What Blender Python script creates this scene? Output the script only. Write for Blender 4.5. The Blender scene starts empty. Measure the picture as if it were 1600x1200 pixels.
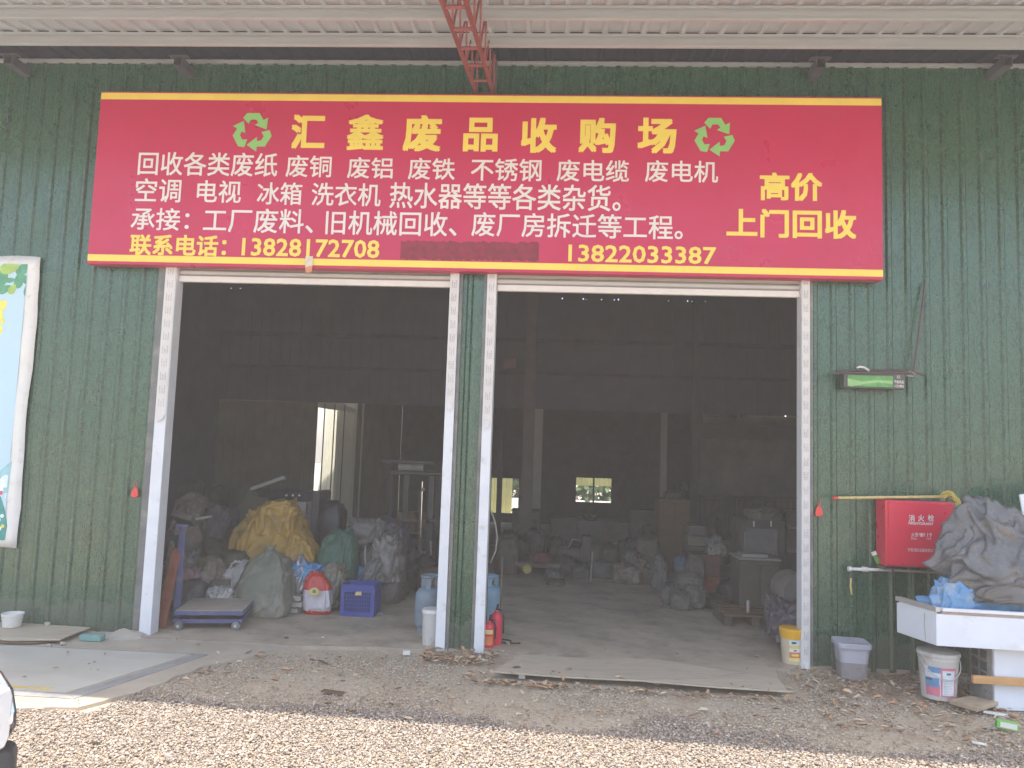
import bpy, math, random
import numpy as np
from mathutils import Vector, Matrix, noise
R = math.radians
SC = bpy.context.scene
COL = SC.collection
random.seed(7)

# ------------------------------------------------------------------ camera
CAM = Vector((0.4465, -7.0, 1.7578))
RT = Vector((0.9980378, 0.0529241, 0.0334602))
UP = Vector((-0.0285918, -0.0902097, 0.9955123))
FW = Vector((-0.0557051, 0.9945156, 0.0885195))
cd = bpy.data.cameras.new('camera'); cd.sensor_width = 36; cd.lens = 27.0
cd.clip_start = 0.05; cd.clip_end = 500
co = bpy.data.objects.new('camera', cd); COL.objects.link(co)
M3 = Matrix((RT, UP, -FW)).transposed()
co.matrix_world = Matrix.Translation(CAM) @ M3.to_4x4()
SC.camera = co
# ------------------------------------------------------------------ sky, sun, exposure
SUN_EL = 81.5
w = bpy.data.worlds.new("World"); SC.world = w; w.use_nodes = True
nt = w.node_tree; nt.nodes.clear()
sk = nt.nodes.new('ShaderNodeTexSky'); sk.sky_type = 'NISHITA'; sk.sun_disc = False
sk.sun_elevation = R(SUN_EL); sk.sun_rotation = R(180); sk.dust_density = 3.0; sk.air_density = 1.2
bg = nt.nodes.new('ShaderNodeBackground'); bg.inputs[1].default_value = 0.15
ou = nt.nodes.new('ShaderNodeOutputWorld')
nt.links.new(sk.outputs[0], bg.inputs[0]); nt.links.new(bg.outputs[0], ou.inputs[0])
sd = bpy.data.lights.new('sun', 'SUN'); sd.energy = 2.6; sd.angle = R(0.6); sd.color = (1.0, .935, .83)
so = bpy.data.objects.new('sun', sd); COL.objects.link(so)
so.rotation_euler = (R(90 - SUN_EL), 0, 0)       # shines down and a little into the building
SC.view_settings.view_transform = 'Standard'; SC.view_settings.look = 'None'
SC.view_settings.exposure = 1.55; SC.view_settings.gamma = 1.0
SC.view_settings.use_curve_mapping = False
SC.cycles.max_bounces = 10; SC.cycles.diffuse_bounces = 6; SC.cycles.volume_bounces = 1
SC.cycles.use_denoising = True; SC.cycles.sample_clamp_indirect = 6

# ------------------------------------------------------------------ photo measuring: a pixel of the 1600x1200 photo meets plane Y or the ground
def _ray(x, y): return FW + RT * ((x - 800) / 1200) - UP * ((y - 600) / 1200)
def P(x, y, Y=0.0):
    d = _ray(x, y); return CAM + d * ((Y - CAM.y) / d.y)
def G(x, y, Z=0.0):
    d = _ray(x, y); return CAM + d * ((Z - CAM.z) / d.z)

# ------------------------------------------------------------------ materials
def lin(c): return tuple(((v / 12.92) if v <= .04045 else ((v + .055) / 1.055) ** 2.4) for v in c)
_mats = {}
def new_mat(name):
    m = bpy.data.materials.new(name); m.use_nodes = True
    n = m.node_tree; b = n.nodes['Principled BSDF']
    return m, n, b
def nd(n, t, **k):
    x = n.nodes.new(t)
    for a, v in k.items(): setattr(x, a, v)
    return x
def ramp(n, src, p0, p1, c0=(0, 0, 0, 1), c1=(1, 1, 1, 1)):
    r = nd(n, 'ShaderNodeValToRGB'); e = r.color_ramp.elements
    e[0].position = p0; e[1].position = p1; e[0].color = c0; e[1].color = c1
    n.links.new(src, r.inputs[0]); return r.outputs[0]
def mix(n, fac, a, b):
    x = nd(n, 'ShaderNodeMix', data_type='RGBA')
    for s, i in ((fac, 0), (a, 6), (b, 7)):
        if hasattr(s, 'is_linked') or isinstance(s, bpy.types.NodeSocket): n.links.new(s, x.inputs[i])
        else: x.inputs[i].default_value = s if i == 0 else (tuple(s) + (1,))[:4]
    return x.outputs[2]
def tex(n, scale, detail=4, rough=.6, mapping=None, coord='Object'):
    tc = nd(n, 'ShaderNodeTexCoord'); s = tc.outputs[coord]
    if mapping:
        mp = nd(n, 'ShaderNodeMapping'); n.links.new(s, mp.inputs[0])
        mp.inputs['Scale'].default_value = mapping[0]
        if len(mapping) > 1: mp.inputs['Rotation'].default_value = mapping[1]
        s = mp.outputs[0]
    t = nd(n, 'ShaderNodeTexNoise'); n.links.new(s, t.inputs['Vector'])
    t.inputs['Scale'].default_value = scale; t.inputs['Detail'].default_value = detail; t.inputs['Roughness'].default_value = rough
    return t.outputs[0]
def pm(name, c, rough=.6, metal=0, var=.25, vs=5, dirt=None, ds=3, dl=(.5, .7), bump=0, bs=60, stretch=(1, 1, 1), coat=0, spec=.5, trans=0):
    if name in _mats: return _mats[name]
    m, n, b = new_mat(name)
    t = tex(n, vs, 5, .65, (stretch,))
    hi = tuple(min(1, v * (1 + var)) for v in c); lo = tuple(v * (1 - var) for v in c)
    col = ramp(n, t, .3, .7, lo + (1,), hi + (1,))
    if dirt:
        d = ramp(n, tex(n, ds, 6, .7, (stretch,)), dl[0], dl[1])
        col = mix(n, d, col, dirt)
    n.links.new(col, b.inputs['Base Color'])
    rr = ramp(n, tex(n, vs * 1.7, 4), .3, .7, (max(0, rough - .08),) * 3 + (1,), (min(1, rough + .08),) * 3 + (1,))
    n.links.new(rr, b.inputs['Roughness'])
    b.inputs['Metallic'].default_value = metal
    b.inputs['Coat Weight'].default_value = coat
    b.inputs['Specular IOR Level'].default_value = spec
    if trans: b.inputs['Transmission Weight'].default_value = trans
    if bump:
        bp = nd(n, 'ShaderNodeBump'); bp.inputs['Strength'].default_value = bump; bp.inputs['Distance'].default_value = .01
        n.links.new(tex(n, bs, 5, .7), bp.inputs['Height']); n.links.new(bp.outputs[0], b.inputs['Normal'])
    _mats[name] = m; return m

def turf_wall_mat():
    m, n, b = new_mat('turf_print_steel')
    tot = None
    for k, (rot, sc, st) in enumerate(((.4, 15, (2.2, 2.2, .6)), (-.45, 17, (2.2, 2.2, .55)), (.05, 14, (2.6, 2.6, .35)), (1.0, 18, (2.2, 2.2, .7)), (-1.1, 18, (2.2, 2.2, .7)))):
        t = tex(n, sc, 2, .5, (st, (0, rot, 0)))
        a = nd(n, 'ShaderNodeMath', operation='SUBTRACT'); n.links.new(t, a.inputs[0]); a.inputs[1].default_value = .5
        a2 = nd(n, 'ShaderNodeMath', operation='ABSOLUTE'); n.links.new(a.outputs[0], a2.inputs[0])
        v = ramp(n, a2.outputs[0], .004, .034, (1, 1, 1, 1), (0, 0, 0, 1))
        if tot is None: tot = v
        else:
            q = nd(n, 'ShaderNodeMath', operation='MAXIMUM'); n.links.new(tot, q.inputs[0]); n.links.new(v, q.inputs[1]); tot = q.outputs[0]
    base = ramp(n, tex(n, 9, 5, .7, ((1, 1, .6),)), .3, .7, (.005, .026, .013, 1), (.010, .044, .022, 1))
    blade = ramp(n, tex(n, 60, 2), .35, .65, (.015, .072, .036, 1), (.048, .150, .078, 1))
    col = mix(n, tot, base, blade)
    # rubbed patches and vertical run marks
    scuff = ramp(n, tex(n, 1.7, 7, .72, ((1.3, 1, .7),)), .60, .76)
    run = ramp(n, tex(n, 6, 5, .7, ((3.0, 1, .12),)), .54, .80)
    sm = nd(n, 'ShaderNodeMath', operation='MAXIMUM'); n.links.new(scuff, sm.inputs[0]); n.links.new(run, sm.inputs[1])
    s2 = nd(n, 'ShaderNodeMath', operation='MULTIPLY'); n.links.new(sm.outputs[0], s2.inputs[0]); s2.inputs[1].default_value = .30
    col = mix(n, s2.outputs[0], col, (.17, .21, .19))
    # splashed mud low on the wall
    tc = nd(n, 'ShaderNodeTexCoord'); sx = nd(n, 'ShaderNodeSeparateXYZ'); n.links.new(tc.outputs['Object'], sx.inputs[0])
    ad = nd(n, 'ShaderNodeMath', operation='MULTIPLY_ADD'); n.links.new(tex(n, 7, 6, .75), ad.inputs[0]); ad.inputs[1].default_value = -.5; n.links.new(sx.outputs[2], ad.inputs[2])
    mud = ramp(n, ad.outputs[0], -.28, -.10, (.35, .35, .35, 1), (0, 0, 0, 1))
    col = mix(n, mud, col, (.19, .175, .14))
    n.links.new(col, b.inputs['Base Color'])
    n.links.new(ramp(n, tex(n, 2.5, 5), .3, .7, (.20,) * 3 + (1,), (.42,) * 3 + (1,)), b.inputs['Roughness'])
    b.inputs['Coat Weight'].default_value = .42; b.inputs['Coat Roughness'].default_value = .17; b.inputs['Specular IOR Level'].default_value = .6
    bp = nd(n, 'ShaderNodeBump'); bp.inputs['Strength'].default_value = .14; bp.inputs['Distance'].default_value = .012
    n.links.new(tex(n, 2.2, 3, .5, ((2.2, 1, .6),)), bp.inputs['Height']); n.links.new(bp.outputs[0], b.inputs['Normal'])
    return m
M = {}
M['turf'] = turf_wall_mat()
M['white_steel'] = pm('white_painted_steel', (.74, .75, .77), .42, var=.06, dirt=(.42, .37, .3), ds=7, dl=(.58, .85))
M['film'] = pm('film', (.68, .645, .61), .5, var=.06)
M['film_ink'] = pm('film_ink', (.44, .41, .41), .5)
M['grey_trim'] = pm('grey_trim', (.16, .16, .155), .5, dirt=(.3, .27, .22), ds=4)
M['shutter'] = pm('shutter_steel', (.46, .44, .41), .4, metal=.3, var=.08, stretch=(.3, 1, 3))
M['shutter_bar'] = pm('shutter_bar', (.72, .67, .60), .45, var=.06)
M['roof_sheet'] = pm('roof_sheet', (.45, .475, .51), .5, var=.07, vs=2, dirt=(.45, .38, .32), ds=2, dl=(.55, .8))
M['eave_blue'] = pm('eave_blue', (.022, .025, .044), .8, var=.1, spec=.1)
M['galv'] = pm('galv_steel', (.52, .54, .56), .42, metal=.35, var=.07, vs=3, stretch=(.5, 4, 4))
M['red_steel'] = pm('red_oxide_steel', (.27, .048, .045), .5, var=.2, vs=8, dirt=(.22, .07, .05), ds=12)
M['brown_steel'] = pm('brown_steel', (.10, .075, .07), .6, var=.2)
M['inner_blue'] = pm('inner_blue', (.15, .155, .185), .6, var=.12, vs=2)
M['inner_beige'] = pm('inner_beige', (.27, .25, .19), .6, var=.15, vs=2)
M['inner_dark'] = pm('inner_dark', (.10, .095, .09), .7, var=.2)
M['panel_white'] = pm('panel_white', (.72, .71, .60), .5, var=.05)
M['red_board'] = pm('red_board', (.52, .006, .070), .33, var=.06, vs=1.2)
M['yellow_vinyl'] = pm('yellow_vinyl', (.86, .66, .10), .4, var=.05)
M['white_vinyl'] = pm('white_vinyl', (.76, .72, .68), .4, var=.05)
M['green_vinyl'] = pm('green_vinyl', (.25, .54, .16), .4, var=.05)
M['maroon'] = pm('maroon', (.24, .010, .030), .5, var=.3, vs=14)
M['paper'] = pm('paper', (.70, .60, .46), .7, var=.12, vs=30)
M['orange_paper'] = pm('orange_paper', (.72, .30, .16), .7)
M['concrete'] = pm('concrete', (.43, .375, .295), .85, var=.16, vs=2.2, dirt=(.38, .32, .25), ds=3.5, dl=(.48, .75), bump=.35, bs=70)
M['floor'] = pm('shed_floor', (.42, .355, .265), .8, var=.2, vs=1.6, dirt=(.25, .205, .16), ds=2.3, dl=(.48, .72), bump=.3, bs=60)
M['deck'] = pm('deck_steel', (.49, .47, .41), .55, var=.1, vs=1.2, dirt=(.40, .375, .32), ds=2, dl=(.45, .75), stretch=(.5, 1, 1), bump=.12, bs=90)
M['deck_gap'] = pm('deck_gap', (.29, .285, .28), .6, var=.2, dirt=(.2, .18, .15), ds=6)
M['yellow_line'] = pm('yellow_line', (.66, .44, .10), .7, var=.2, vs=10, dirt=(.4, .36, .3), ds=9, dl=(.5, .62))
M['ply'] = pm('worn_ply', (.45, .385, .29), .8, var=.16, vs=5, stretch=(.5, 3, 3), dirt=(.2, .15, .11), ds=5, dl=(.55, .8))
M['fire_red'] = pm('fire_red', (.66, .022, .06), .33, var=.06)
M['red_plastic'] = pm('red_plastic', (.70, .06, .05), .45)
M['bamboo'] = pm('bamboo', (.68, .52, .20), .5, var=.2, vs=20)
M['yellow_cord'] = pm('yellow_cord', (.68, .54, .12), .7, var=.2, vs=30)
M['white_plastic'] = pm('white_plastic', (.74, .72, .68), .4, var=.05, dirt=(.48, .43, .36), ds=6, dl=(.56, .8))
M['alu'] = pm('aluminium', (.56, .54, .49), .42, metal=.4, var=.1)
M['grey_tarp'] = pm('grey_tarp', (.115, .117, .12), .27, var=.25, vs=3, dirt=(.19, .175, .16), ds=4, dl=(.48, .7), bump=.25, bs=45)
M['blue_tarp'] = pm('blue_tarp', (.11, .27, .48), .45, var=.2, vs=5, dirt=(.35, .42, .48), ds=6)
M['counter_white'] = pm('counter_white', (.74, .77, .82), .4, var=.04, dirt=(.55, .51, .45), ds=4, dl=(.58, .85), bump=.05)
M['foam'] = pm('foam', (.78, .74, .66), .8, var=.06, vs=8)
M['pine'] = pm('pine', (.55, .30, .12), .6, var=.22, vs=6, stretch=(.4, 5, 5))
M['brown_trim'] = pm('brown_trim', (.42, .30, .24), .6)
M['bucket_grey'] = pm('bucket_grey', (.56, .54, .50), .45, var=.06, dirt=(.36, .31, .26), ds=6)
M['tub'] = pm('tub_plastic', (.44, .44, .50), .4, var=.06, dirt=(.36, .33, .31), ds=7)
M['tub_water'] = pm('tub_water', (.30, .27, .27), .35, var=.06, dirt=(.22, .19, .17), ds=8)
M['dark'] = pm('dark_rubber', (.03, .03, .032), .55, var=.3)
M['black'] = pm('black_bag', (.022, .02, .024), .4, var=.3)
M['blue_steel'] = pm('blue_steel', (.08, .09, .20), .45, var=.2, vs=6, dirt=(.20, .16, .14), ds=6, dl=(.55, .75))
M['plate'] = pm('chequer_plate', (.40, .35, .28), .6, var=.15)
M['crate_blue'] = pm('crate_blue', (.055, .075, .30), .4, var=.1)
M['crate_in'] = pm('crate_in', (.02, .03, .14), .6, var=.1)
M['gas_grey'] = pm('gas_grey', (.21, .27, .32), .45, var=.15, dirt=(.16, .12, .1), ds=9, dl=(.58, .75))
M['gas_blue'] = pm('gas_blue', (.19, .33, .42), .45, var=.12, dirt=(.16, .12, .1), ds=9, dl=(.58, .75))
M['yellow_lid'] = pm('yellow_lid', (.78, .42, .02), .4, var=.06)
M['clear_tub'] = pm('clear_tub', (.60, .50, .36), .4, var=.12, vs=8)
M['label_orange'] = pm('label_orange', (.70, .20, .07), .4)
M['label_yellow'] = pm('label_yellow', (.74, .64, .22), .4)
M['label_pink'] = pm('label_pink', (.66, .20, .27), .4)
M['label_blue'] = pm('label_blue', (.14, .30, .52), .4)
M['label_pale'] = pm('label_pale', (.66, .72, .76), .4)
M['label_ink'] = pm('label_ink', (.12, .12, .18), .5)
M['screen_green'] = pm('screen_green', (.10, .30, .08), .25, var=.35, vs=3)
M['screen_hi'] = pm('screen_hi', (.26, .46, .17), .25, var=.2, vs=4)
M['sack_yellow'] = pm('sack_yellow', (.40, .245, .05), .6, var=.22, vs=4, dirt=(.24, .16, .06), ds=5, bump=.2, bs=80)
M['sack_sage'] = pm('sack_sage', (.17, .18, .135), .7, var=.18, vs=4, dirt=(.33, .30, .24), ds=3, bump=.2, bs=90)
M['sack_green'] = pm('sack_green', (.06, .14, .095), .65, var=.25, vs=4, bump=.2, bs=80)
M['sack_white'] = pm('sack_white', (.44, .43, .40), .55, var=.1, vs=4, dirt=(.20, .18, .18), ds=11, dl=(.60, .66), bump=.2)
M['sack_brown'] = pm('sack_brown', (.19, .145, .115), .6, var=.25, vs=4, dirt=(.30, .27, .24), ds=5)
M['sack_clear'] = pm('sack_clear', (.19, .18, .165), .3, var=.3, vs=5, bump=.3, bs=30)
M['sack_grey'] = pm('sack_grey', (.155, .145, .135), .6, var=.2, vs=4, bump=.2)
M['sack_silver'] = pm('sack_silver', (.40, .39, .41), .25, metal=.4, var=.25, vs=6, dirt=(.16, .1, .16), ds=5)
M['sack_purple'] = pm('sack_purple', (.12, .105, .12), .4, var=.25, vs=4)
M['sack_pink'] = pm('sack_pink', (.30, .18, .19), .5, var=.3, vs=5)
M['cloth_blue'] = pm('cloth_blue', (.10, .26, .46), .6, var=.2)
M['rice_red'] = pm('rice_red', (.50, .035, .02), .3, var=.1)
M['rice_clear'] = pm('rice_clear', (.55, .50, .52), .25, var=.15, vs=12)
M['olive_steel'] = pm('olive_steel', (.125, .13, .085), .6, var=.15)
M['stove'] = pm('stove', (.35, .335, .30), .4, metal=.3, var=.1)
M['wood_brown'] = pm('wood_brown', (.14, .085, .045), .6, var=.2, vs=5, stretch=(1, 1, 4))
M['cardboard'] = pm('cardboard', (.34, .20, .10), .8, var=.1)
M['rust'] = pm('rust', (.25, .075, .04), .8, var=.3, vs=8)
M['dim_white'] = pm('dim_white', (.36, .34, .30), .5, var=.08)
M['machine'] = pm('machine', (.085, .08, .075), .5, var=.2)
M['machine_b'] = pm('machine_b', (.135, .115, .095), .6, var=.25)
M['red_cloth'] = pm('red_cloth', (.15, .05, .05), .8, var=.2)
M['yellow_dull'] = pm('yellow_dull', (.42, .34, .08), .6)
M['fence_y'] = pm('fence_yellow', (.34, .35, .16), .5, var=.15, vs=2)
M['yard_white'] = pm('yard_white', (.75, .75, .72), .7, var=.1)
M['leaf_green'] = pm('leaf_green', (.055, .115, .03), .6, var=.4, vs=10)
M['teal'] = pm('teal', (.18, .34, .31), .6, var=.1)
M['cement'] = pm('cement', (.40, .36, .30), .9, var=.15, vs=8, bump=.5, bs=60)
M['chrome'] = pm('chrome', (.75, .75, .77), .12, metal=1, var=.03)
M['car_white'] = pm('car_paint', (.78, .79, .80), .25, var=.02, coat=1)
M['car_dark'] = pm('car_plastic', (.045, .045, .05), .45, var=.15)
M['glass_dark'] = pm('glass_dark', (.02, .025, .03), .06, var=.1)
M['lens'] = pm('lens', (.75, .78, .82), .08, var=.05, coat=1)
M['green_box'] = pm('green_box', (.20, .52, .10), .5)
M['blade'] = pm('litter_wood', (.52, .42, .30), .8, var=.2)

# ------------------------------------------------------------------ mesh helper
def top_loc(o):
    v = Vector((0, 0, 0))
    while o: v = v + Vector(o.location); o = o.parent
    return v
def rz(a): return Matrix.Rotation(a, 3, 'Z')
class MB:
    def __init__(s): s.v = []; s.f = []
    def add(s, vs, fs):
        k = len(s.v); s.v += [tuple(x) for x in vs]; s.f += [tuple(i + k for i in f) for f in fs]; return s
    def box(s, c, d, rot=None):
        x, y, z = d[0] / 2, d[1] / 2, d[2] / 2
        vs = [Vector(q) for q in ((-x, -y, -z), (x, -y, -z), (x, y, -z), (-x, y, -z), (-x, -y, z), (x, -y, z), (x, y, z), (-x, y, z))]
        if rot is not None: vs = [rot @ q for q in vs]
        c = Vector(c)
        return s.add([q + c for q in vs], [(0, 3, 2, 1), (4, 5, 6, 7), (0, 1, 5, 4), (1, 2, 6, 5), (2, 3, 7, 6), (3, 0, 4, 7)])
    def bb(s, x0, x1, y0, y1, z0, z1): return s.box(((x0 + x1) / 2, (y0 + y1) / 2, (z0 + z1) / 2), (x1 - x0, y1 - y0, z1 - z0))
    def tube(s, path, r, n=10, cap=True):
        path = [Vector(p) for p in path]; rs = r if isinstance(r, (list, tuple)) else [r] * len(path)
        rings = []; prev = None
        for i, p in enumerate(path):
            t = (path[min(i + 1, len(path) - 1)] - path[max(i - 1, 0)]).normalized()
            a = Vector((0, 0, 1)) if abs(t.z) < .9 else Vector((1, 0, 0))
            if prev is not None: a = prev
            x = (a - t * a.dot(t)).normalized(); y = t.cross(x); prev = x
            rings.append([p + (x * math.cos(6.28318 * k / n) + y * math.sin(6.28318 * k / n)) * rs[i] for k in range(n)])
        vs = [q for g in rings for q in g]; fs = []
        for i in range(len(path) - 1):
            for k in range(n):
                a = i * n + k; b = i * n + (k + 1) % n; fs.append((a, b, b + n, a + n))
        if cap: fs.append(tuple(range(n - 1, -1, -1))); fs.append(tuple(range((len(path) - 1) * n, len(path) * n)))
        return s.add(vs, fs)
    def lathe(s, c, prof, n=28, axis='Z', a0=0, a1=2 * math.pi):
        c = Vector(c); full = abs(a1 - a0 - 2 * math.pi) < 1e-4; m = n if full else n + 1
        vs = []
        for r, h in prof:
            for k in range(m):
                a = a0 + (a1 - a0) * k / n; q = (r * math.cos(a), r * math.sin(a), h)
                if axis == 'Y': q = (q[0], q[2], q[1])
                if axis == 'X': q = (q[2], q[0], q[1])
                vs.append(c + Vector(q))
        fs = []
        for i in range(len(prof) - 1):
            for k in range(n if not full else n):
                k2 = (k + 1) % m if full else k + 1
                fs.append((i * m + k, i * m + k2, (i + 1) * m + k2, (i + 1) * m + k))
        return s.add(vs, fs)
    def prism(s, poly, mapf, d0, d1):
        n = len(poly)
        vs = [mapf(a, b, d0) for a, b in poly] + [mapf(a, b, d1) for a, b in poly]
        fs = [tuple(range(n)), tuple(range(2 * n - 1, n - 1, -1))] + [(i, i + n, (i + 1) % n + n, (i + 1) % n) for i in range(n)]
        return s.add(vs, fs)
    def corr(s, mapf, u0, u1, vs_, pitch=.165, depth=.022, prof=((0, 0), (.62, 0), (.72, 1), (.90, 1), (1.0, 0)), phase=0):
        us = []
        k = math.floor((u0 - phase) / pitch) - 1
        while phase + k * pitch < u1 + pitch:
            for a, h in prof[:-1]:
                us.append((phase + (k + a) * pitch, h * depth))
            k += 1
        def hh(u):
            for (a, ha), (b, hb) in zip(us, us[1:]):
                if a <= u <= b: return ha + (hb - ha) * (u - a) / max(1e-9, b - a)
            return 0
        pts = [(u0, hh(u0))] + [(u, h) for u, h in us if u0 + 1e-5 < u < u1 - 1e-5] + [(u1, hh(u1))]
        n = len(pts); V = []
        for v in vs_: V += [mapf(u, v, h) for u, h in pts]
        F = []
        for j in range(len(vs_) - 1):
            for i in range(n - 1): F.append((j * n + i, j * n + i + 1, (j + 1) * n + i + 1, (j + 1) * n + i))
        return s.add(V, F)
    def build(s, name, mat, parent=None, smooth=False, bevel=0, loc=None, solid=0, seg=2, recalc=True):
        import bmesh
        if parent is not None: off = top_loc(parent)
        else: off = Vector(loc) if loc is not None else Vector((0, 0, 0))
        me = bpy.data.meshes.new(name)
        me.from_pydata([tuple(Vector(q) - off) for q in s.v], [], s.f)
        bm = bmesh.new(); bm.from_mesh(me)
        if recalc: bmesh.ops.recalc_face_normals(bm, faces=bm.faces)
        bm.to_mesh(me); bm.free()
        me.materials.append(mat)
        if smooth: me.polygons.foreach_set('use_smooth', [True] * len(me.polygons))
        o = bpy.data.objects.new(name, me); COL.objects.link(o)
        if parent is not None: o.parent = parent
        else: o.location = off
        if smooth == 'auto':
            try:
                me.set_sharp_from_angle(angle=R(35))
            except Exception: pass
        if solid:
            q = o.modifiers.new('solid', 'SOLIDIFY'); q.thickness = solid; q.offset = 0
        if bevel:
            q = o.modifiers.new('bevel', 'BEVEL'); q.width = bevel; q.segments = seg; q.limit_method = 'ANGLE'; q.angle_limit = R(40)
        return o
def tag(o, label, cat, group=None, kind=None):
    if kind: o['kind'] = kind
    if label: o['label'] = label
    if cat: o['category'] = cat
    if group: o['group'] = group
    return o
def thing(name, label, cat, loc, group=None):
    o = bpy.data.objects.new(name, None); COL.objects.link(o); o.location = loc; o.empty_display_size = .2
    return tag(o, label, cat, group)
def text_poly(body, rect, mapf, mat, parent, offset=0.0, d=.0025, name='lettering', condense=True):
    """flat lettering cut to fill rect (u0,u1,v0,v1) of a surface given by mapf(u,v,depth)"""
    c = bpy.data.curves.new('tmp', 'FONT'); c.body = body; c.resolution_u = 2
    o = bpy.data.objects.new('tmp', c); COL.objects.link(o)
    dg = bpy.context.evaluated_depsgraph_get(); dg.update()
    me = bpy.data.meshes.new_from_object(o.evaluated_get(dg))
    bpy.data.objects.remove(o); bpy.data.curves.remove(c)
    n = len(me.vertices); a = np.zeros(n * 3); me.vertices.foreach_get('co', a); a = a.reshape(-1, 3)
    F = [tuple(p.vertices) for p in me.polygons]; bpy.data.meshes.remove(me)
    lo = a.min(0); hi = a.max(0); u0, u1, v0, v1 = rect
    e = offset * (v1 - v0)
    U = u0 + e + (a[:, 0] - lo[0]) / (hi[0] - lo[0]) * (u1 - u0 - 2 * e); V = v0 + e + (a[:, 1] - lo[1]) / (hi[1] - lo[1]) * (v1 - v0 - 2 * e)
    m = MB()
    # bold weight: the same letters laid over each other a hair apart
    for i, (sx, sy) in enumerate(((0, 0), (1, 1), (-1, 1), (1, -1), (-1, -1)) if e else ((0, 0),)):
        m.add([mapf(x + sx * e, y + sy * e, d - i * .0003) for x, y in zip(U, V)], F)
    return m.build(name, mat, parent, recalc=False)
def wallmap(Y): return lambda u, v, d: (u, Y - d, v)

# ------------------------------------------------------------------ crumpled sacks and sheets
def ico(sub):
    import bmesh
    bm = bmesh.new(); bmesh.ops.create_icosphere(bm, subdivisions=sub, radius=1)
    v = [x.co.copy() for x in bm.verts]; f = [tuple(q.index for q in x.verts) for x in bm.faces]; bm.free(); return v, f
_ico = {}
_fr = random.Random(77)
FOLDS = [(Matrix.Rotation(_fr.uniform(0, 6.28), 3, Vector((_fr.gauss(0, 1), _fr.gauss(0, 1), _fr.gauss(0, 1))).normalized()), f, a) for f, a in ((2.2, .60), (2.9, .52), (3.8, .36), (5.2, .24), (7.5, .13))]
def sstep(a, b, x):
    t = max(0, min(1, (x - a) / (b - a))); return t * t * (3 - 2 * t)
def sack(name, c, size, seed, mat, label=None, cat='sack', parent=None, sub=5, fold=.16, lump=.22, boxy=.75, neck=0, lean=(0, 0), rot=0, flat=.62, taper=0, group=None, pleat=0, fs=.8):
    """a filled bag: c is the point on the floor, size its full width, depth and height"""
    if sub not in _ico: _ico[sub] = ico(sub)
    V, F = _ico[sub]; so_ = Vector((seed * 7.13, seed * 3.7, seed * 1.9)); out = []
    cr, sr = math.cos(rot), math.sin(rot)
    for d in V:
        q = Vector([math.copysign(abs(t) ** boxy, t) for t in d])
        n1 = noise.noise(d * 1.2 + so_); n2 = noise.noise(d * 2.4 + so_ * 1.3)
        w1 = noise.noise(d * 1.6 + so_ * 2.1) * .5
        fsum = 0
        for k, (Rk, fr, am) in enumerate(FOLDS):
            fr *= fs
            e = Rk @ d
            nv = noise.noise(Vector((e.x * fr + w1 * 2, e.y * fr * .28, e.z * fr * .28)) + so_ * (1 + .37 * k))
            fsum += am * (max(0, 1 - abs(nv) * 4.4) ** 1.4 - .24)
        r = 1 + lump * (n1 * .9 + n2 * .3) + fold * fsum
        q = q * r
        if pleat and d.z > 0: q *= 1 - pleat * sstep(.3, 1, d.z) * (.5 + .5 * math.sin(math.atan2(d.y, d.x) * 9 + n1 * 5))
        k = sstep(-.2, 1, d.z)
        if taper: q.x *= 1 - taper * k; q.y *= 1 - taper * k
        if neck:
            t = sstep(.62, .93, d.z); t2 = sstep(.93, 1.0, d.z)
            q.x *= 1 - .72 * t + .5 * t2; q.y *= 1 - .72 * t + .5 * t2; q.z += neck * t + neck * .6 * t2
        if q.z < -flat: q.z = -flat + (q.z + flat) * .08
        z01 = (q.z + flat) / (1 + flat)
        x = q.x * size[0] / 2 + lean[0] * z01; y = q.y * size[1] / 2 + lean[1] * z01
        out.append((c[0] + x * cr - y * sr, c[1] + x * sr + y * cr, c[2] + .004 + max(0, z01) * size[2]))
    zmin = min(o[2] for o in out); out = [(a, b, z - zmin + c[2] + .002) for a, b, z in out]
    m = MB(); m.add(out, F)
    o = m.build(name, mat, parent, smooth=True, loc=None if parent else c)
    if label: tag(o, label, cat, group)
    return o

# ================================================================== THE SETTING
def ground_mat():
    m, n, b = new_mat('yard_ground')
    a = ramp(n, tex(n, 1.3, 6, .7), .35, .68, (.46, .37, .255, 1), (.60, .505, .375, 1))
    g = ramp(n, tex(n, 38, 3, .6), .42, .60, (.37, .31, .23, 1), (.60, .51, .39, 1))
    red = ramp(n, tex(n, .9, 5, .7), .56, .70)
    c = mix(n, .5, a, g); c = mix(n, red, c, (.36, .235, .16))
    n.links.new(c, b.inputs['Base Color']); b.inputs['Roughness'].default_value = .9
    bp = nd(n, 'ShaderNodeBump'); bp.inputs['Strength'].default_value = .8; bp.inputs['Distance'].default_value = .02
    n.links.new(tex(n, 55, 4, .7), bp.inputs['Height']); n.links.new(bp.outputs[0], b.inputs['Normal'])
    return m
S = lambda o: tag(o, None, None, None, 'structure')
M['ground'] = ground_mat()
S(MB().bb(-70, 70, -70, 70, -.3, -.03).build('ground', M['ground']))
def jag(poly, step=.12, amp=.02, seed=1):
    out = []; rnd = random.Random(seed)
    for (a, b) in zip(poly, poly[1:] + poly[:1]):
        a = Vector(a); b = Vector(b); L = (b - a).length
        k = max(1, int(L / step)) if L < 6 else 1
        for i in range(k):
            q = a.lerp(b, i / k)
            if i: q = q + Vector((rnd.uniform(-amp, amp), rnd.uniform(-amp, amp)))
            out.append((q.x, q.y))
    return out
flat_map = lambda x, y, z: (x, y, z)
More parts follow.
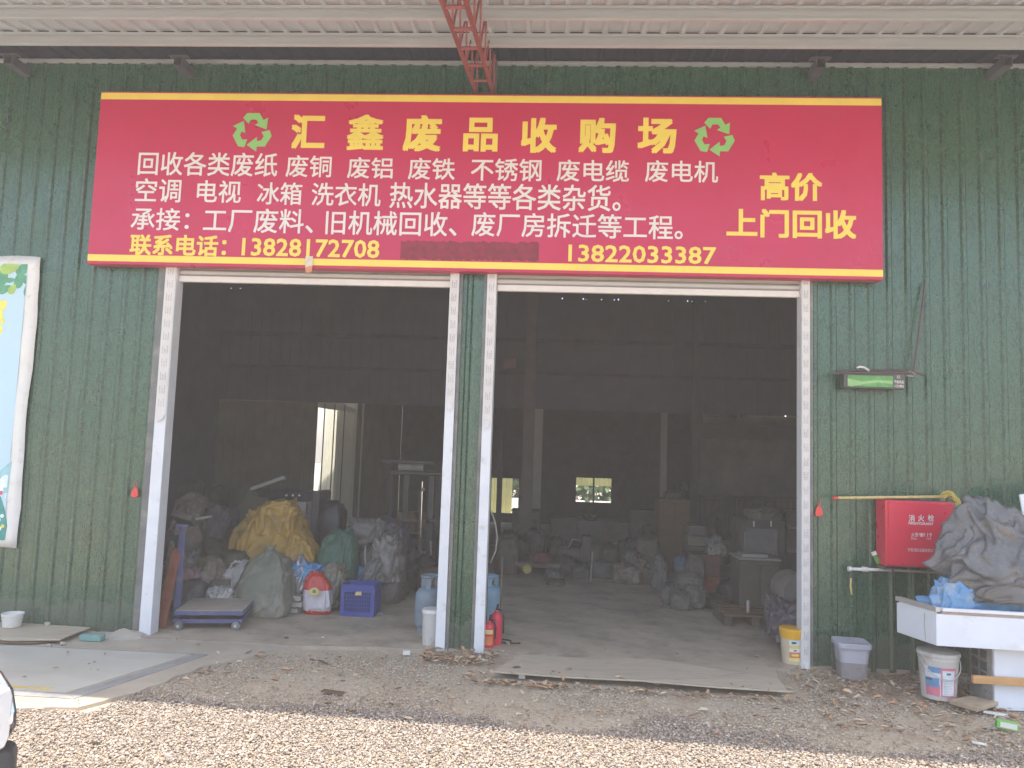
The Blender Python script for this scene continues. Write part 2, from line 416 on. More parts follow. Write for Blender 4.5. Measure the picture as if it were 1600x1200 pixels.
fp = [(-6.2, 12.45), (-6.2, -.15), (-1.7, -.17), (-1.2, -.10), (-.62, -.085), (-.5, -.04), (-.15, -.04), (.15, -.12), (.5, -.30), (2.30, -.25), (2.62, -.05), (2.95, 0), (6.2, .0), (6.2, 12.45)]
S(MB().prism(jag(fp), flat_map, -.12, 0).build('shed_floor', M['floor']))
ap = [(-9, -.152), (-9, -2.02), (-2.95, -2.02), (-2.62, -1.95), (-2.42, -1.6), (-2.27, -.9), (-2.0, -.55), (-1.72, -.172)]
S(MB().prism(jag(ap, amp=.025, seed=3), flat_map, -.12, -.004).build('concrete_apron', M['concrete']))

# the truck scale let into the apron
wb = thing('weighbridge', 'grey steel truck scale deck set flush in the concrete left of the doors', 'weighbridge', (-5, -1.2, 0))
MB().prism([(-8.9, -.66), (-2.5, -.61), (-2.86, -1.70), (-8.9, -1.70)], flat_map, -.02, .004).build('deck', M['deck'], wb)
MB().prism([(-2.46, -.61), (-2.37, -.61), (-2.74, -1.80), (-2.83, -1.70)], flat_map, -.02, .001).build('edge_channel', M['deck_gap'], wb)
MB().prism([(-8.9, -.625), (-2.37, -.575), (-2.37, -.605), (-8.9, -.655)], flat_map, -.02, .001).build('edge_channel', M['deck_gap'], wb)
MB().prism([(-8.9, -1.705), (-2.85, -1.705), (-2.76, -1.80), (-8.9, -1.80)], flat_map, -.02, .0015).build('edge_channel', M['deck_gap'], wb)
MB().prism([(-8.9, -1.60), (-3.0, -1.62), (-3.02, -1.655), (-8.9, -1.65)], flat_map, 0, .0065).build('painted_line', M['yellow_line'], wb)

# ------------------------------------------------------------------ the shed
shed = thing('warehouse', 'long green shed clad in turf-print ribbed steel with two open roller doors', 'warehouse', (0, 0, 0))
fm = lambda u, v, h: (u, -h, v)
ZT = 5.42
for u0, u1, z0 in ((-9.0, -3.33, -.05), (-.455, -.205, -.05), (2.72, 9.0, -.05), (-3.33, -.455, 3.45), (-.205, 2.72, 3.45)):
    MB().corr(fm, u0, u1, (z0, ZT), depth=.018).build('front_wall', M['turf'], shed, recalc=False)
MB().bb(-9, 9, -.035, .02, ZT + .002, ZT + .03).build('wall_cap', M['galv'], shed)
# door frames: white channel jambs with grey reveals and printed film
JX = [(-3.255, -3.145, 3.5, 2.02), (-.548, -.462, 3.5, 2.2), (-.203, -.115, 3.5, 2.05), (2.642, 2.716, 3.5, .05)]
for i, (a, b, zt, zf) in enumerate(JX):
    j = MB().bb(a, b, -.055, .09, -.02, zt).build('door_jamb', M['white_steel'], shed, bevel=.006)
    fl = MB().bb(a + .008, b - .008, -.0605, -.056, zf, 3.44)
    rr = random.Random(i)
    # torn tail of the film
    fl.add([(a + .008, -.058, zf), (b - .008, -.058, zf), (b - .02, -.075, zf - .06), (a + .03, -.085, zf - .1)], [(0, 1, 2, 3)])
    flo = fl.build('protective_film', M['film'], j); flo.data.materials.append(M['film_ink'])
    ink = MB(); z = zf + .05; s_ = i * .3
    while z < 3.40:
        for q in range(3):
            x = a + (b - a) * (.3 + .2 * q)
            hh = .075 if q != 1 else .055
            for t in range(5): ink.bb(x - .004, x + .004, -.0625, -.061, z + t * hh / 5, z + t * hh / 5 + hh / 5 * rr.choice((.5, .7, .8)))
        z += .125
    me = flo.data; nv = len(me.vertices); nf = len(me.polygons); o0 = top_loc(j)
    vs = [tuple(v.co) for v in me.vertices] + [tuple(Vector(q) - o0) for q in ink.v]; fs = [tuple(p.vertices) for p in me.polygons] + [tuple(i + nv for i in f) for f in ink.f]
    me.clear_geometry(); me.from_pydata(vs, [], fs); me.polygons.foreach_set('material_index', [0] * nf + [1] * len(ink.f)); me.update()
MB().bb(-3.33, -3.257, -.03, .12, -.02, 3.46).build('reveal', M['grey_trim'], shed)
MB().bb(-.458, -.43, -.034, .1, -.02, 3.46).build('reveal', M['grey_trim'], shed)
MB().bb(-.232, -.207, -.03, .1, -.02, 3.46).build('reveal', M['grey_trim'], shed)
MB().bb(2.72, 2.75, -.03, .1, -.02, 3.46).build('reveal', M['grey_trim'], shed)
# rolled-up shutters: a few slats, a pale bottom bar and the drum behind
for x0, x1, zb in ((-3.14, -.55, 3.265), (-.112, 2.64, 3.243)):
    s_ = MB()
    for k in range(3):
        z = zb + .06 + k * .065
        s_.add([(x, y, z + dz) for x in (x0, x1) for y, dz in ((.012, 0), (-.006, .016), (-.008, .044), (.012, .062))], [(0, 1, 5, 4), (1, 2, 6, 5), (2, 3, 7, 6)])
    so2 = s_.build('roller_shutter', M['shutter'], shed)
    MB().bb(x0, x1, -.014, .03, zb, zb + .058).build('bottom_bar', M['shutter_bar'], so2, bevel=.006)
    MB().lathe((x0, .28, 3.62), [(.0, 0), (.17, 0), (.17, x1 - x0), (0, x1 - x0)], 20, 'X').build('shutter_drum', M['shutter'], so2)
# inner shell
RZ = lambda y: 5.50 - .07 * y
im = lambda x: (lambda u, v, h: (x, u, v))
def wall_holes(x0, x1, z0, z1, holes, y, t=.03):
    xs = sorted({x0, x1} | {max(x0, min(x1, q)) for h in holes for q in h[:2]}); zs = sorted({z0, z1} | {max(z0, min(z1, q)) for h in holes for q in h[2:]})
    m = MB()
    for a, b in zip(xs, xs[1:]):
        run = None
        for c, d in zip(zs, zs[1:]):
            cx, cz = (a + b) / 2, (c + d) / 2
            hole = any(h[0] < cx < h[1] and h[2] < cz < h[3] for h in holes)
            if hole:
                if run: m.bb(a, b, y, y + t, *run); run = None
            else: run = (run[0], d) if run else (c, d)
        if run: m.bb(a, b, y, y + t, *run)
    return m
YB = 8.0
hz_ = lambda px0, px1, py0, py1, Y: (P(px0, (py0 + py1) / 2, Y).x, P(px1, (py0 + py1) / 2, Y).x, P((px0 + px1) / 2, py1, Y).z, P((px0 + px1) / 2, py0, Y).z)
xl = P(493, 700, YB).x; xr = P(1097, 700, YB).x
slits = [hz_(a, b, 649.0, 651.4, YB) for a, b in ((1102, 1121), (1124, 1137), (1140, 1152), (1157, 1160), (1164, 1168), (1226, 1229))]
rr = random.Random(4)
specks = [hz_(322, 329, 445.5, 448.3, YB), hz_(344, 346, 449, 450.2, YB), hz_(360, 362, 449.5, 451, YB), hz_(374, 376, 449.5, 451, YB)]
for k in range(26):
    px = 880 + 9.5 * k + rr.uniform(-4, 4)
    if rr.random() < .3: specks.append(hz_(px, px + rr.uniform(.8, 2.6), 465 + .02 * (px - 900) + rr.uniform(0, 2), 465.9 + .02 * (px - 900) + 2, YB))
wall_holes(-6.25, 6.25, 2.62, 4.95, slits + specks, YB).build('rear_wall', M['inner_blue'], shed)
# sheeting ribs and rails on the rear wall, seen as faint lines
rb = MB()
for k in range(60):
    x = -6.1 + k * .205
    rb.bb(x, x + .02, YB - .02, YB, 2.64, 4.6 if 15 < k < 49 else 4.5)
rb.build('sheet_ribs', M['inner_blue'], shed)
rl = MB(); rl.bb(-6.2, 6.2, YB - .09, YB - .022, 3.92, 4.0); rl.bb(-6.2, 6.2, YB - .09, YB - .022, 3.28, 3.34); rl.build('wall_rails', pm('rail', (.115, .12, .145), .6), shed)
wall_holes(-6.25, xl, -.02, 2.618, [], YB).build('rear_wall_base', M['inner_beige'], shed)
gap = hz_(1117.5, 1126.5, 811, 846, YB)
wall_holes(xr, 6.25, -.02, 2.618, slits + [gap], YB).build('rear_wall_base', M['inner_beige'], shed)
rb = MB()
for k in range(13): rb.bb(-6.1 + k * .2, -6.08 + k * .2, YB - .018, YB, 0, 2.6)
rb.build('sheet_ribs', M['inner_beige'], shed)
for x in (-6.25, 6.25): MB().corr(im(x), .0, YB, (-.05, 5.5)).build('side_wall', M['inner_blue'], shed)
MB().corr(lambda u, v, h: (u, v, RZ(v) + h), -6.4, 6.4, (.03, YB + .05)).build('roof', M['inner_blue'], shed)
rp = MB()
for k in range(1, 6): rp.bb(-6.2, 6.2, k * 1.35, k * 1.35 + .06, RZ(k * 1.35) - .14, RZ(k * 1.35) - .01)
rp.build('roof_purlins', M['brown_steel'], shed)
# columns inside
for px, wpx, Y, z1, mt in ((838, 18, 7.7, 2.6, 'dim_white'), (1037, 9, 7.7, 2.6, 'dim_white'), (825, 18, 5.6, 4.95, 'brown_steel'), (1085, 7, 6.5, 4.9, 'inner_dark'), (783, 7, 7.6, 2.6, 'inner_dark')):
    c = P(px, 700, Y); wd = wpx / (1200 / (Y + 7))
    m = MB(); m.bb(c.x - wd / 2, c.x + wd / 2, Y - .06, Y - .045, 0, z1); m.bb(c.x - wd / 2, c.x + wd / 2, Y + .045, Y + .06, 0, z1); m.bb(c.x - .012, c.x + .012, Y - .045, Y + .045, 0, z1)
    m.build('column', M[mt], shed)
# the lower rear bay with its two windows
lx0 = P(556, 700, YB).x; YL = 12.5
w1 = hz_(742, 812, 745, 803, YL); w2 = hz_(898, 957, 745, 787, YL)
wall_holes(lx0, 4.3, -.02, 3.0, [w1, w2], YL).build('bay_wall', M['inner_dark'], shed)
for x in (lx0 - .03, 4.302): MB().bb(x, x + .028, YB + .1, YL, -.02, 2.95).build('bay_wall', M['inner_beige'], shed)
MB().bb(lx0 - .1, 4.4, YB + .035, YL + .2, 3.0, 3.04).build('bay_roof', M['inner_dark'], shed)
for h, nb in ((w1, 3), (w2, 1)):
    m = MB(); t = .03
    m.bb(h[0], h[1], YL + .002, YL + .028, h[2], h[2] + t); m.bb(h[0], h[1], YL + .002, YL + .028, h[3] - t, h[3]); m.bb(h[0], h[0] + t, YL + .002, YL + .028, h[2] + t, h[3] - t); m.bb(h[1] - t, h[1], YL + .002, YL + .028, h[2] + t, h[3] - t)
    cx = (h[0] + h[1]) / 2
    m.bb(cx - .02, cx + .02, YL + .002, YL + .028, h[2] + t, h[3] - t)
    m.build('window_frame', M['inner_dark'], shed)
# white sheets standing in the sun just behind the rear eave
a = P(496, 700, 8.45); b = P(526, 700, 8.29); c_ = P(554, 700, 8.7)
wp_ = thing('white_sheet_screen', 'white ribbed steel screen with a bright patch of sun, behind the yellow sack', 'screen', (b.x, b.y, 0))
def leanmap(p, q, ln):
    d = (q - p).normalized(); nrm = Vector((d.y, -d.x, 0)).normalized()
    return lambda u, v, h: (p.x + d.x * u + nrm.x * h, p.y + d.y * u + nrm.y * h + v * ln, v)
d2 = lambda p: Vector((p.x, p.y, 0))
MB().corr(leanmap(d2(a), d2(b), .21), 0, (d2(b) - d2(a)).length, (0, 3.0), pitch=.07, depth=.01).build('left_sheet', M['panel_white'], wp_)
r0, r1 = P(524, 700, 8.30), P(566, 700, 8.38)
MB().corr(leanmap(d2(r0), d2(r1), 0), 0, (d2(r1) - d2(r0)).length, (0, 2.9), pitch=.07, depth=.01).build('right_sheet', M['panel_white'], wp_)
MB().prism([(P(x, y, 8.06).x, P(x, y, 8.06).z) for x, y in ((494, 624), (526, 624), (556, 640), (556, 646), (528, 641), (505, 638), (494, 636))], lambda u, v, d: (u, 8.06 + d, v), 0, .04).build('top_trim', M['panel_white'], wp_)
# the yard beyond the windows
o = MB().corr(lambda u, v, h: (u, 14.6 - h, v), w1[0] - 1.5, w1[1] - .30, (-.03, 2.4)).build('yard_fence', M['fence_y'], loc=(w1[0], 14.6, 0)); tag(o, 'yellow-green ribbed fence seen through the left rear window', 'fence')
o = MB().corr(lambda u, v, h: (u, 14.4 - h, v), w2[0] - .6, w2[1] + .8, (P(925, 759, 14.4).z, 2.4)).build('hanging_sheet', M['fence_y'], loc=(w2[0], 14.4, 1)); tag(o, 'yellow-green ribbed sheet hanging outside the small middle rear window', 'sheet')
o = MB().bb(-2, 8, 17, 17.2, -.03, .34).build('yard_wall', M['yard_white'], loc=(3, 17, 0)); tag(o, 'low white yard wall seen through the rear windows', 'wall')
hd = MB(); rr = random.Random(3)
for k in range(6000):
    c = Vector((rr.uniform(-3, 7), 17.9 + rr.gauss(0, .35), rr.uniform(-.03, 1.9) + .3 * math.sin(k * .37)))
    s_ = rr.uniform(.08, .2); q = Matrix.Rotation(rr.uniform(0, 6), 3, Vector((rr.gauss(0, 1), rr.gauss(0, 1), rr.gauss(0, 1))).normalized())
    hd.add([c + q @ Vector(t) * s_ for t in ((-1, 0, 0), (0, -.45, 0), (1, 0, 0), (0, .45, .1))], [(0, 1, 2, 3)])
o = hd.build('hedge', M['leaf_green'], loc=(2, 17.9, 0), recalc=False); tag(o, 'leafy green hedge behind the low white yard wall', 'hedge')

# ------------------------------------------------------------------ awning over the doors
AS = .11
AZ = lambda y: 5.45 + AS * y
awn = thing('awning', 'pale ribbed steel awning on galvanised purlins over the shed front', 'awning', (0, -1.3, 5.3))
MB().corr(lambda u, v, h: (u, v - (.06 * u + .06) * (v < -2), AZ(v) + .022 - h * 1.0), -9, 9, (-2.62, -.62), depth=.022).build('roof_sheet', M['roof_sheet'], awn, recalc=False)
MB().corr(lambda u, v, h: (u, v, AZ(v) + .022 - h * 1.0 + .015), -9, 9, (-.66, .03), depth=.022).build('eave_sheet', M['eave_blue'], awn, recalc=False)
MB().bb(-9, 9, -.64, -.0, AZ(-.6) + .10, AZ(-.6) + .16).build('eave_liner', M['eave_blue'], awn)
for y in (-.62, -1.13, -1.64, -2.08):
    z1 = AZ(y) - .004; h = .118
    m = MB(); m.bb(-9, 9, y - .004, y, z1 - h, z1); m.bb(-9, 9, y - .028, y - .004, z1 - h, z1 - h + .004); m.bb(-9, 9, y - .028, y - .004, z1 - .004, z1); m.bb(-9, 9, y - .028, y - .024, z1 - h + .004, z1 - h + .018); m.bb(-9, 9, y - .028, y - .024, z1 - .022, z1 - .004)
    m.build('purlin', M['galv'], awn)
for px, py in ((12, 92), (278, 95), (1283, 98), (1575, 95)):
    c = P(px, py, -.3); z = c.z
    m = MB(); w_ = .04; hh = .045
    m.bb(c.x - w_, c.x - w_ + .006, -.30, -.04, z - hh, z + hh); m.bb(c.x + w_ - .006, c.x + w_, -.30, -.04, z - hh, z + hh); m.bb(c.x - w_ + .006, c.x + w_ - .006, -.30, -.04, z - hh, z - hh + .006); m.bb(c.x - w_ + .006, c.x + w_ - .006, -.30, -.04, z + hh - .006, z + hh)
    m.bb(c.x - .09, c.x + .09, -.31, -.24, z + hh + .001, z + hh + .008)
    m.build('bracket', pm('bracket_grey', (.075, .075, .09), .5), awn)
# red lattice beam
tr = thing('roof_truss', 'red lattice steel beam running out under the awning above the sign', 'truss', tuple(P(757, 147, 0)))
def inter(p, q, t): return p.lerp(q, t)
bl0 = P(745, 147, -.01); bl1 = P(690, 0, -1.95); br0 = P(771, 147, -.01); br1 = P(727, 0, -1.95)
dl = (bl1 - bl0); dr_ = (br1 - br0); ext = 1.32
up = Vector((.02, 0, .40))
ch = MB(); rods = MB()
for p, d in ((bl0, dl), (br0, dr_)):
    MB().tube([p, p + d * ext], .021, 4).build('chord', M['red_steel'], tr)
    MB().tube([p + up, p + up + d * ext], .015, 4).build('chord', M['red_steel'], tr)
N = 7
for k in range(N + 1):
    t = ext * k / N
    rods.tube([bl0 + dl * t, br0 + dr_ * t], .016, 4)
    rods.tube([bl0 + up + dl * t, br0 + up + dr_ * t], .010, 6)
    if k < N:
        t2 = ext * (k + .5) / N; t3 = ext * (k + 1) / N
        for p, d in ((bl0, dl), (br0, dr_)):
            rods.tube([p + d * t, p + up + d * t2], .009, 6); rods.tube([p + up + d * t2, p + d * t3], .009, 6)
rods.build('lattice_web', M['red_steel'], tr)
MB().bb(br0.x - .01, br0.x + .03, -.045, -.003, bl0.z - .1, bl0.z + .42).build('wall_plate', M['brown_steel'], tr)

# ================================================================== THE SIGN
SY = -.15
sx0, sx1, sz0, sz1 = -3.966, 3.322, 3.387, 5.065
sg = thing('shop_sign', 'long red signboard with yellow and white Chinese lettering above the doors', 'sign', (-.3, -.09, 3.387))
MB().bb(sx0, sx1, SY, -.03, sz0, sz1).build('board', M['red_board'], sg, bevel=.004)
def band(x0, x1, z0, z1, d=.003): return MB().bb(x0, x1, SY - d, SY - .0004, z0, z1)
band(sx0 + .004, sx1 - .004, sz1 - .078, sz1 - .014).build('border_stripe', M['yellow_vinyl'], sg)
band(sx0 + .004, sx1 - .004, sz0 + .027, sz0 + .089).build('border_stripe', M['yellow_vinyl'], sg)
sm_ = wallmap(SY)
def seg(body, x0, x1, y0, y1, mat, off, x0y=None):
    """pixel box of a run of letters"""
    ym = (y0 + y1) / 2; xm = (x0 + x1) / 2
    a = P(x0, ym, SY); b = P(x1, ym, SY); t = P(xm, y0, SY); bt = P(xm, y1, SY)
    text_poly(body, (a.x, b.x, bt.z, t.z), sm_, mat, sg, off)
Y_, W_ = M['yellow_vinyl'], M['white_vinyl']
for ch_, x0, x1, y0, y1 in (('汇', 455, 508, 179, 233), ('鑫', 542, 600, 179, 235), ('废', 630, 690, 180, 237), ('品', 724, 778, 184, 237), ('收', 814, 870, 184, 239), ('购', 904, 962, 184, 239), ('场', 996, 1057, 184, 240)):
    seg(ch_, x0, x1, y0, y1, Y_, .024 if ch_ == '鑫' else .034)
for s_, x0, x1, y0, y1 in (('回收各类废纸', 216, 434, 238, 275), ('废铜', 447, 518, 243, 277), ('废铝', 543, 614, 246, 279), ('废铁', 638, 711, 247, 281), ('不锈钢', 736, 846, 248, 283), ('废电缆', 870, 983, 250, 284), ('废电机', 1008, 1122, 251, 285),
                          ('空调', 212, 283, 279, 316), ('电视', 308, 377, 282, 317), ('冰箱', 402, 472, 285, 320), ('洗衣机', 487, 595, 286, 322), ('热水器等等各类杂货。', 609, 970, 287, 328),
                          ('承接：', 205, 296, 325, 360), ('工厂废料、', 318, 490, 326, 364), ('旧机械回收、', 509, 714, 330, 368), ('废厂房拆迁等工程。', 737, 1067, 334, 372)):
    seg(s_, x0, x1, y0, y1, W_, .010)
seg('联系电话：', 203, 354, 367, 400, Y_, .026); seg('13828172708', 378, 593, 373.5, 401.5, Y_, .024); seg('13822033387', 888, 1119, 384, 411, Y_, .024)
seg('高价', 1187, 1285, 270, 314, Y_, .030); seg('上门回收', 1135, 1338, 327, 372, Y_, .030)
# recycling emblems
ar = [(-.49, .68), (-.30, .92), (.30, .92), (.50, .58), (.72, .70), (.68, .12), (.10, .33), (.27, .44), (.15, .60), (-.10, .60), (-.21, .38)]
for x0, x1, y0, y1 in ((364, 425, 175, 233), (1085, 1148, 181, 242)):
    c = P((x0 + x1) / 2, (y0 + y1) / 2 + 2, SY); s_ = (P(x1, y0, SY).x - P(x0, y0, SY).x) / 1.9
    m = MB()
    for k in range(3):
        t = -k * 2.0944; m.prism([(c.x + s_ * (u * math.cos(t) - v * math.sin(t)), c.z + s_ * (u * math.sin(t) + v * math.cos(t))) for u, v in ar], sm_, .0005, .003)
    m.build('recycling_emblem', M['green_vinyl'], sg)
rr = random.Random(9); q0 = P(626, 391, SY); q1 = P(842, 394, SY); top, bot = [], []
for k in range(60):
    t = k / 59; x = q0.x + (q1.x - q0.x) * t; zc = q0.z + (q1.z - q0.z) * t
    top.append((x, zc + .088 + rr.uniform(-.012, .012))); bot.append((x, zc - .084 + rr.uniform(-.012, .012)))
MB().prism(top + bot[::-1], sm_, .0005, .0025).build('painted_out_number', M['maroon'], sg)
c = P(483, 413, SY)
pt = thing('paper_tag', 'small yellowed paper slip hanging off the lower edge of the red sign', 'tag', (c.x, SY, c.z))
MB().add([(c.x - .035, SY - .006, c.z + .075), (c.x + .035, SY - .007, c.z + .075), (c.x + .038, SY - .02, c.z - .02), (c.x - .03, SY - .016, c.z - .03), (c.x + .03, SY - .034, c.z - .062), (c.x - .022, SY - .03, c.z - .07)], [(0, 1, 2, 3)]).build('slip', M['paper'], pt, solid=.002)
MB().add([(c.x - .03, SY - .016, c.z - .032), (c.x + .038, SY - .02, c.z - .022), (c.x + .045, SY - .05, c.z - .08), (c.x - .01, SY - .05, c.z - .095)], [(0, 1, 2, 3)]).build('torn_corner', M['orange_paper'], pt, solid=.002)

# ================================================================== THINGS
def hgt(px, py, Y): return P(px, py, Y).z
def sk(name, label, px0, px1, yt, yb, depth, seed, mat, z0=0.0, Y=None, cat='sack', **k):
    """a sack that fills a pixel box, standing on the floor (or on height z0) at its own distance"""
    xm = (px0 + px1) / 2
    if Y is None: Yc = G(xm, yb, z0).y + depth * .42
    else: Yc = Y; z0 = max(0.0, hgt(xm, yb, Y))
    a = P(px0, yb, Yc); b = P(px1, yb, Yc); h = hgt(xm, yt, Yc) - z0
    return sack(name, ((a.x + b.x) / 2, Yc, z0), ((b.x - a.x) * .97, depth, h), seed, mat, label, cat, **k)
def bucket(name, label, px0, px1, yt, yb, mat, cat='bucket', group=None, band=None, wall=.012, taper=.84, Y=None, rim=None, z0=0.0):
    xm = (px0 + px1) / 2; g = G(xm, yb, z0)
    r = (P(px1, yt, g.y).x - P(px0, yt, g.y).x) / 2; Yc = g.y + r * taper
    r = (P(px1, yt, Yc).x - P(px0, yt, Yc).x) / 2; c = P(xm, yb, Yc); h = hgt(xm, yt, Yc - r * .9) - z0
    t = thing(name, label, cat, (c.x, Yc, z0), group)
    rb_ = r * taper
    pr = [(0, .004), (rb_, .002), (rb_ + (r - rb_) * .82, h * .80), (r * .985, h * .83), (r * 1.0, h * .86), (r * .975, h * .88), (r * .98, h * .94), (r * 1.03, h * .96), (r * 1.03, h * .995), (r * .99, h), (r * .93, h * .99), (r * .90, h * .8), (rb_ * .93, .02), (0, .018)]
    MB().lathe((c.x, Yc, z0), pr, 32).build('tub', mat, t, smooth='auto')
    return t, Vector((c.x, Yc, z0)), r, rb_, h
def handle(t, c, r, h, mat, drop=.6):
    pts = [c + Vector((math.cos(a) * (r * 1.04), -abs(math.sin(a)) * r * .75 * .9 - r * .35 * math.sin(a), h * .9 - math.sin(a) * h * drop)) for a in [math.pi * k / 14 for k in range(15)]]
    MB().tube(pts, .004, 6).build('handle', mat, t, smooth=True)
def wrap(c, r0, r1, z0, z1, a0, a1, mat, t, name='label_patch', n=14, d=.0015):
    m = MB(); m.lathe((c.x, c.y, 0), [(r0 + d, z0), (r1 + d, z1)], n, a0=a0, a1=a1); return m.build(name, mat, t, smooth=True, recalc=False)

# ------------------------------------------------------------------ left of the doors
bn = thing('banner', 'pale blue printed banner with green leaves and a white margin on the left wall', 'banner', (-5.4, -.03, .7))
zt, zb_, xr_ = 3.47, .725, -4.485
V, F = [], []; NX, NZ = 26, 30
for j in range(NZ + 1):
    for i in range(NX + 1):
        u = i / NX; v = j / NZ; x = -6.6 + (xr_ + 6.6) * u; z = zb_ + (zt - zb_) * v
        e = (u > .96); yy = -.036 - (.012 * abs(math.sin(v * 17 + math.sin(v * 7))) if e else .002 * math.sin(v * 9 + u * 5))
        V.append((x + (.010 * math.sin(v * 11) if i == NX else 0), yy, z + (.006 * math.sin(u * 23) if j in (0, NZ) else 0)))
for j in range(NZ):
    for i in range(NX): a = j * (NX + 1) + i; F.append((a, a + 1, a + NX + 2, a + NX + 1))
MB().add(V, F).build('sheet', M['white_plastic'], bn, smooth=True, solid=.003)
bm_ = wallmap(-.040)
def bprint(poly, mat, d, name): return MB().prism(poly, bm_, d - .0008, d).build(name, mat, bn)
def bpx(x, y): q = P(x, y, -.04); return (q.x, q.z)
mp, n_, b_ = new_mat('banner_blue')
tc = nd(n_, 'ShaderNodeTexCoord'); sx = nd(n_, 'ShaderNodeSeparateXYZ'); n_.links.new(tc.outputs['Object'], sx.inputs[0])
ns = tex(n_, 2.2, 4, .6); q_ = nd(n_, 'ShaderNodeMath', operation='MULTIPLY_ADD'); n_.links.new(ns, q_.inputs[0]); q_.inputs[1].default_value = 1.2; n_.links.new(sx.outputs[2], q_.inputs[2])
r_ = nd(n_, 'ShaderNodeValToRGB'); n_.links.new(q_.outputs[0], r_.inputs[0])
e_ = r_.color_ramp.elements; e_[0].position = .05; e_[0].color = (.33, .62, .68, 1); e_[1].position = 1.0; e_[1].color = (.50, .68, .77, 1)
x_ = r_.color_ramp.elements.new(.45); x_.color = (.66, .76, .82, 1); x_ = r_.color_ramp.elements.new(.75); x_.color = (.40, .63, .76, 1)
n_.links.new(r_.outputs[0], b_.inputs['Base Color']); b_.inputs['Roughness'].default_value = .45
bprint([(-6.5, zb_ + .12), (-4.615, zb_ + .12), (-4.615, zt - .075), (-6.5, zt - .075)], mp, .004, 'printed_sky')
lv = MB(); lv2 = MB(); rr = random.Random(12)
def leaf2(px, py, L, wd, ang):
    cx, cz = bpx(px, py); pts = []
    for k in range(12):
        t = 2 * math.pi * k / 12; u = math.cos(t) * L; v = math.sin(t) * wd * (1 - .3 * math.cos(t))
        pts.append((min(-4.617, cx + u * math.cos(ang) - v * math.sin(ang)), min(zt - .077, cz + u * math.sin(ang) + v * math.cos(ang))))
    return pts
k = 0
for px, py, L, wd, an in ((4, 432, .11, .06, 1.3), (38, 420, .09, .05, .6), (30, 438, .08, .045, 1.5), (44, 452, .07, .035, 1.4), (8, 452, .07, .038, .5), (17, 438, .05, .025, .1), (40, 436, .06, .035, 2.4), (-20, 430, .12, .06, .8), (-45, 425, .12, .06, 2.0), (-30, 450, .08, .04, .4), (-70, 430, .12, .06, 1.2), (-95, 424, .1, .05, .5)):
    bprint(leaf2(px, py, L, wd, an), pm('leaf_print_a', (.10, .33, .19), .45, vs=8), .0052 + k * .0002, 'printed_leaf'); k += 1
for px, py, L, wd, an in ((16, 419, .10, .055, .2), (20, 452, .055, .035, 1.0), (-12, 446, .06, .035, 1.9), (-55, 447, .08, .045, .9)):
    bprint(leaf2(px, py, L, wd, an), pm('leaf_print_b', (.36, .52, .12), .45, vs=8), .0052 + k * .0002, 'printed_leaf'); k += 1
yl = pm('print_yellow', (.78, .70, .14), .45)
bprint([bpx(*q) for q in ((-60, 468), (12, 470), (10, 480), (4, 489), (9, 505), (-60, 503))], yl, .0054, 'printed_glyph')
bprint([bpx(*q) for q in ((-40, 508), (5, 508), (3, 520), (-6, 536), (-40, 536))], yl, .0054, 'printed_glyph')
bprint([bpx(*q) for q in ((-120, 740), (-60, 728), (0, 736), (19, 720), (13, 770), (-120, 770))], pm('print_teal', (.30, .55, .58), .45), .0050, 'printed_hill')
cw = pm('print_cloud', (.72, .78, .82), .45)
for i, (px, py, r) in enumerate(((10, 752, .06), (-8, 760, .09), (-40, 765, .12), (14, 775, .04))):
    bprint([(min(-4.62, bpx(px, py)[0] + r * math.cos(t * .4488)), bpx(px, py)[1] + r * math.sin(t * .4488)) for t in range(14)], cw, .0056 + i * .0002, 'printed_cloud')
bprint([bpx(*q) for q in ((-40, 770), (2, 776), (9, 800), (12, 822), (8, 844), (-40, 844))], pm('print_green', (.05, .30, .26), .45), .0066, 'printed_bottle')
bprint([(bpx(2, 770)[0] + .02 * math.cos(t * .6283), bpx(2, 770)[1] + .02 * math.sin(t * .6283)) for t in range(10)], pm('print_pink', (.66, .08, .16), .45), .007, 'printed_dot')
for i, (px, py) in enumerate(((-1, 812), (5, 822), (0, 826), (-6, 818), (4, 806))):
    bprint([(bpx(px, py)[0] + .018 * math.cos(t * .6283), bpx(px, py)[1] + .018 * math.sin(t * .6283)) for t in range(10)], (cw, yl)[i % 2], .0072 + i * .0002, 'printed_flower')

def pennant(px, py, label):
    c = P(px, py, -.035); t = thing('red_pendant', label, 'pendant', tuple(c), 'red triangular pouches hung on the wall')
    V = [(-.028, .0), (-.034, -.052), (-.02, -.064), (.012, -.066), (.034, -.05), (.026, 0), (.008, .028), (-.008, .028)]
    MB().prism(V, lambda u, v, d: (c.x + u * 1.0, c.y - d, c.z + v), 0, .018).build('pouch', M['red_plastic'], t, bevel=.005)
    MB().tube([(c.x - .008, c.y - .008, c.z + .026), (c.x - .012, c.y - .008, c.z + .06), (c.x, c.y - .004, c.z + .085), (c.x + .012, c.y - .008, c.z + .06), (c.x + .008, c.y - .008, c.z + .026)], .0025, 5).build('loop', M['red_plastic'], t)
pennant(212, 766, 'small red pouch hung on the green wall beside the left door jamb')
pennant(1279, 795, 'small red pouch hung on the green wall beside the right door jamb')

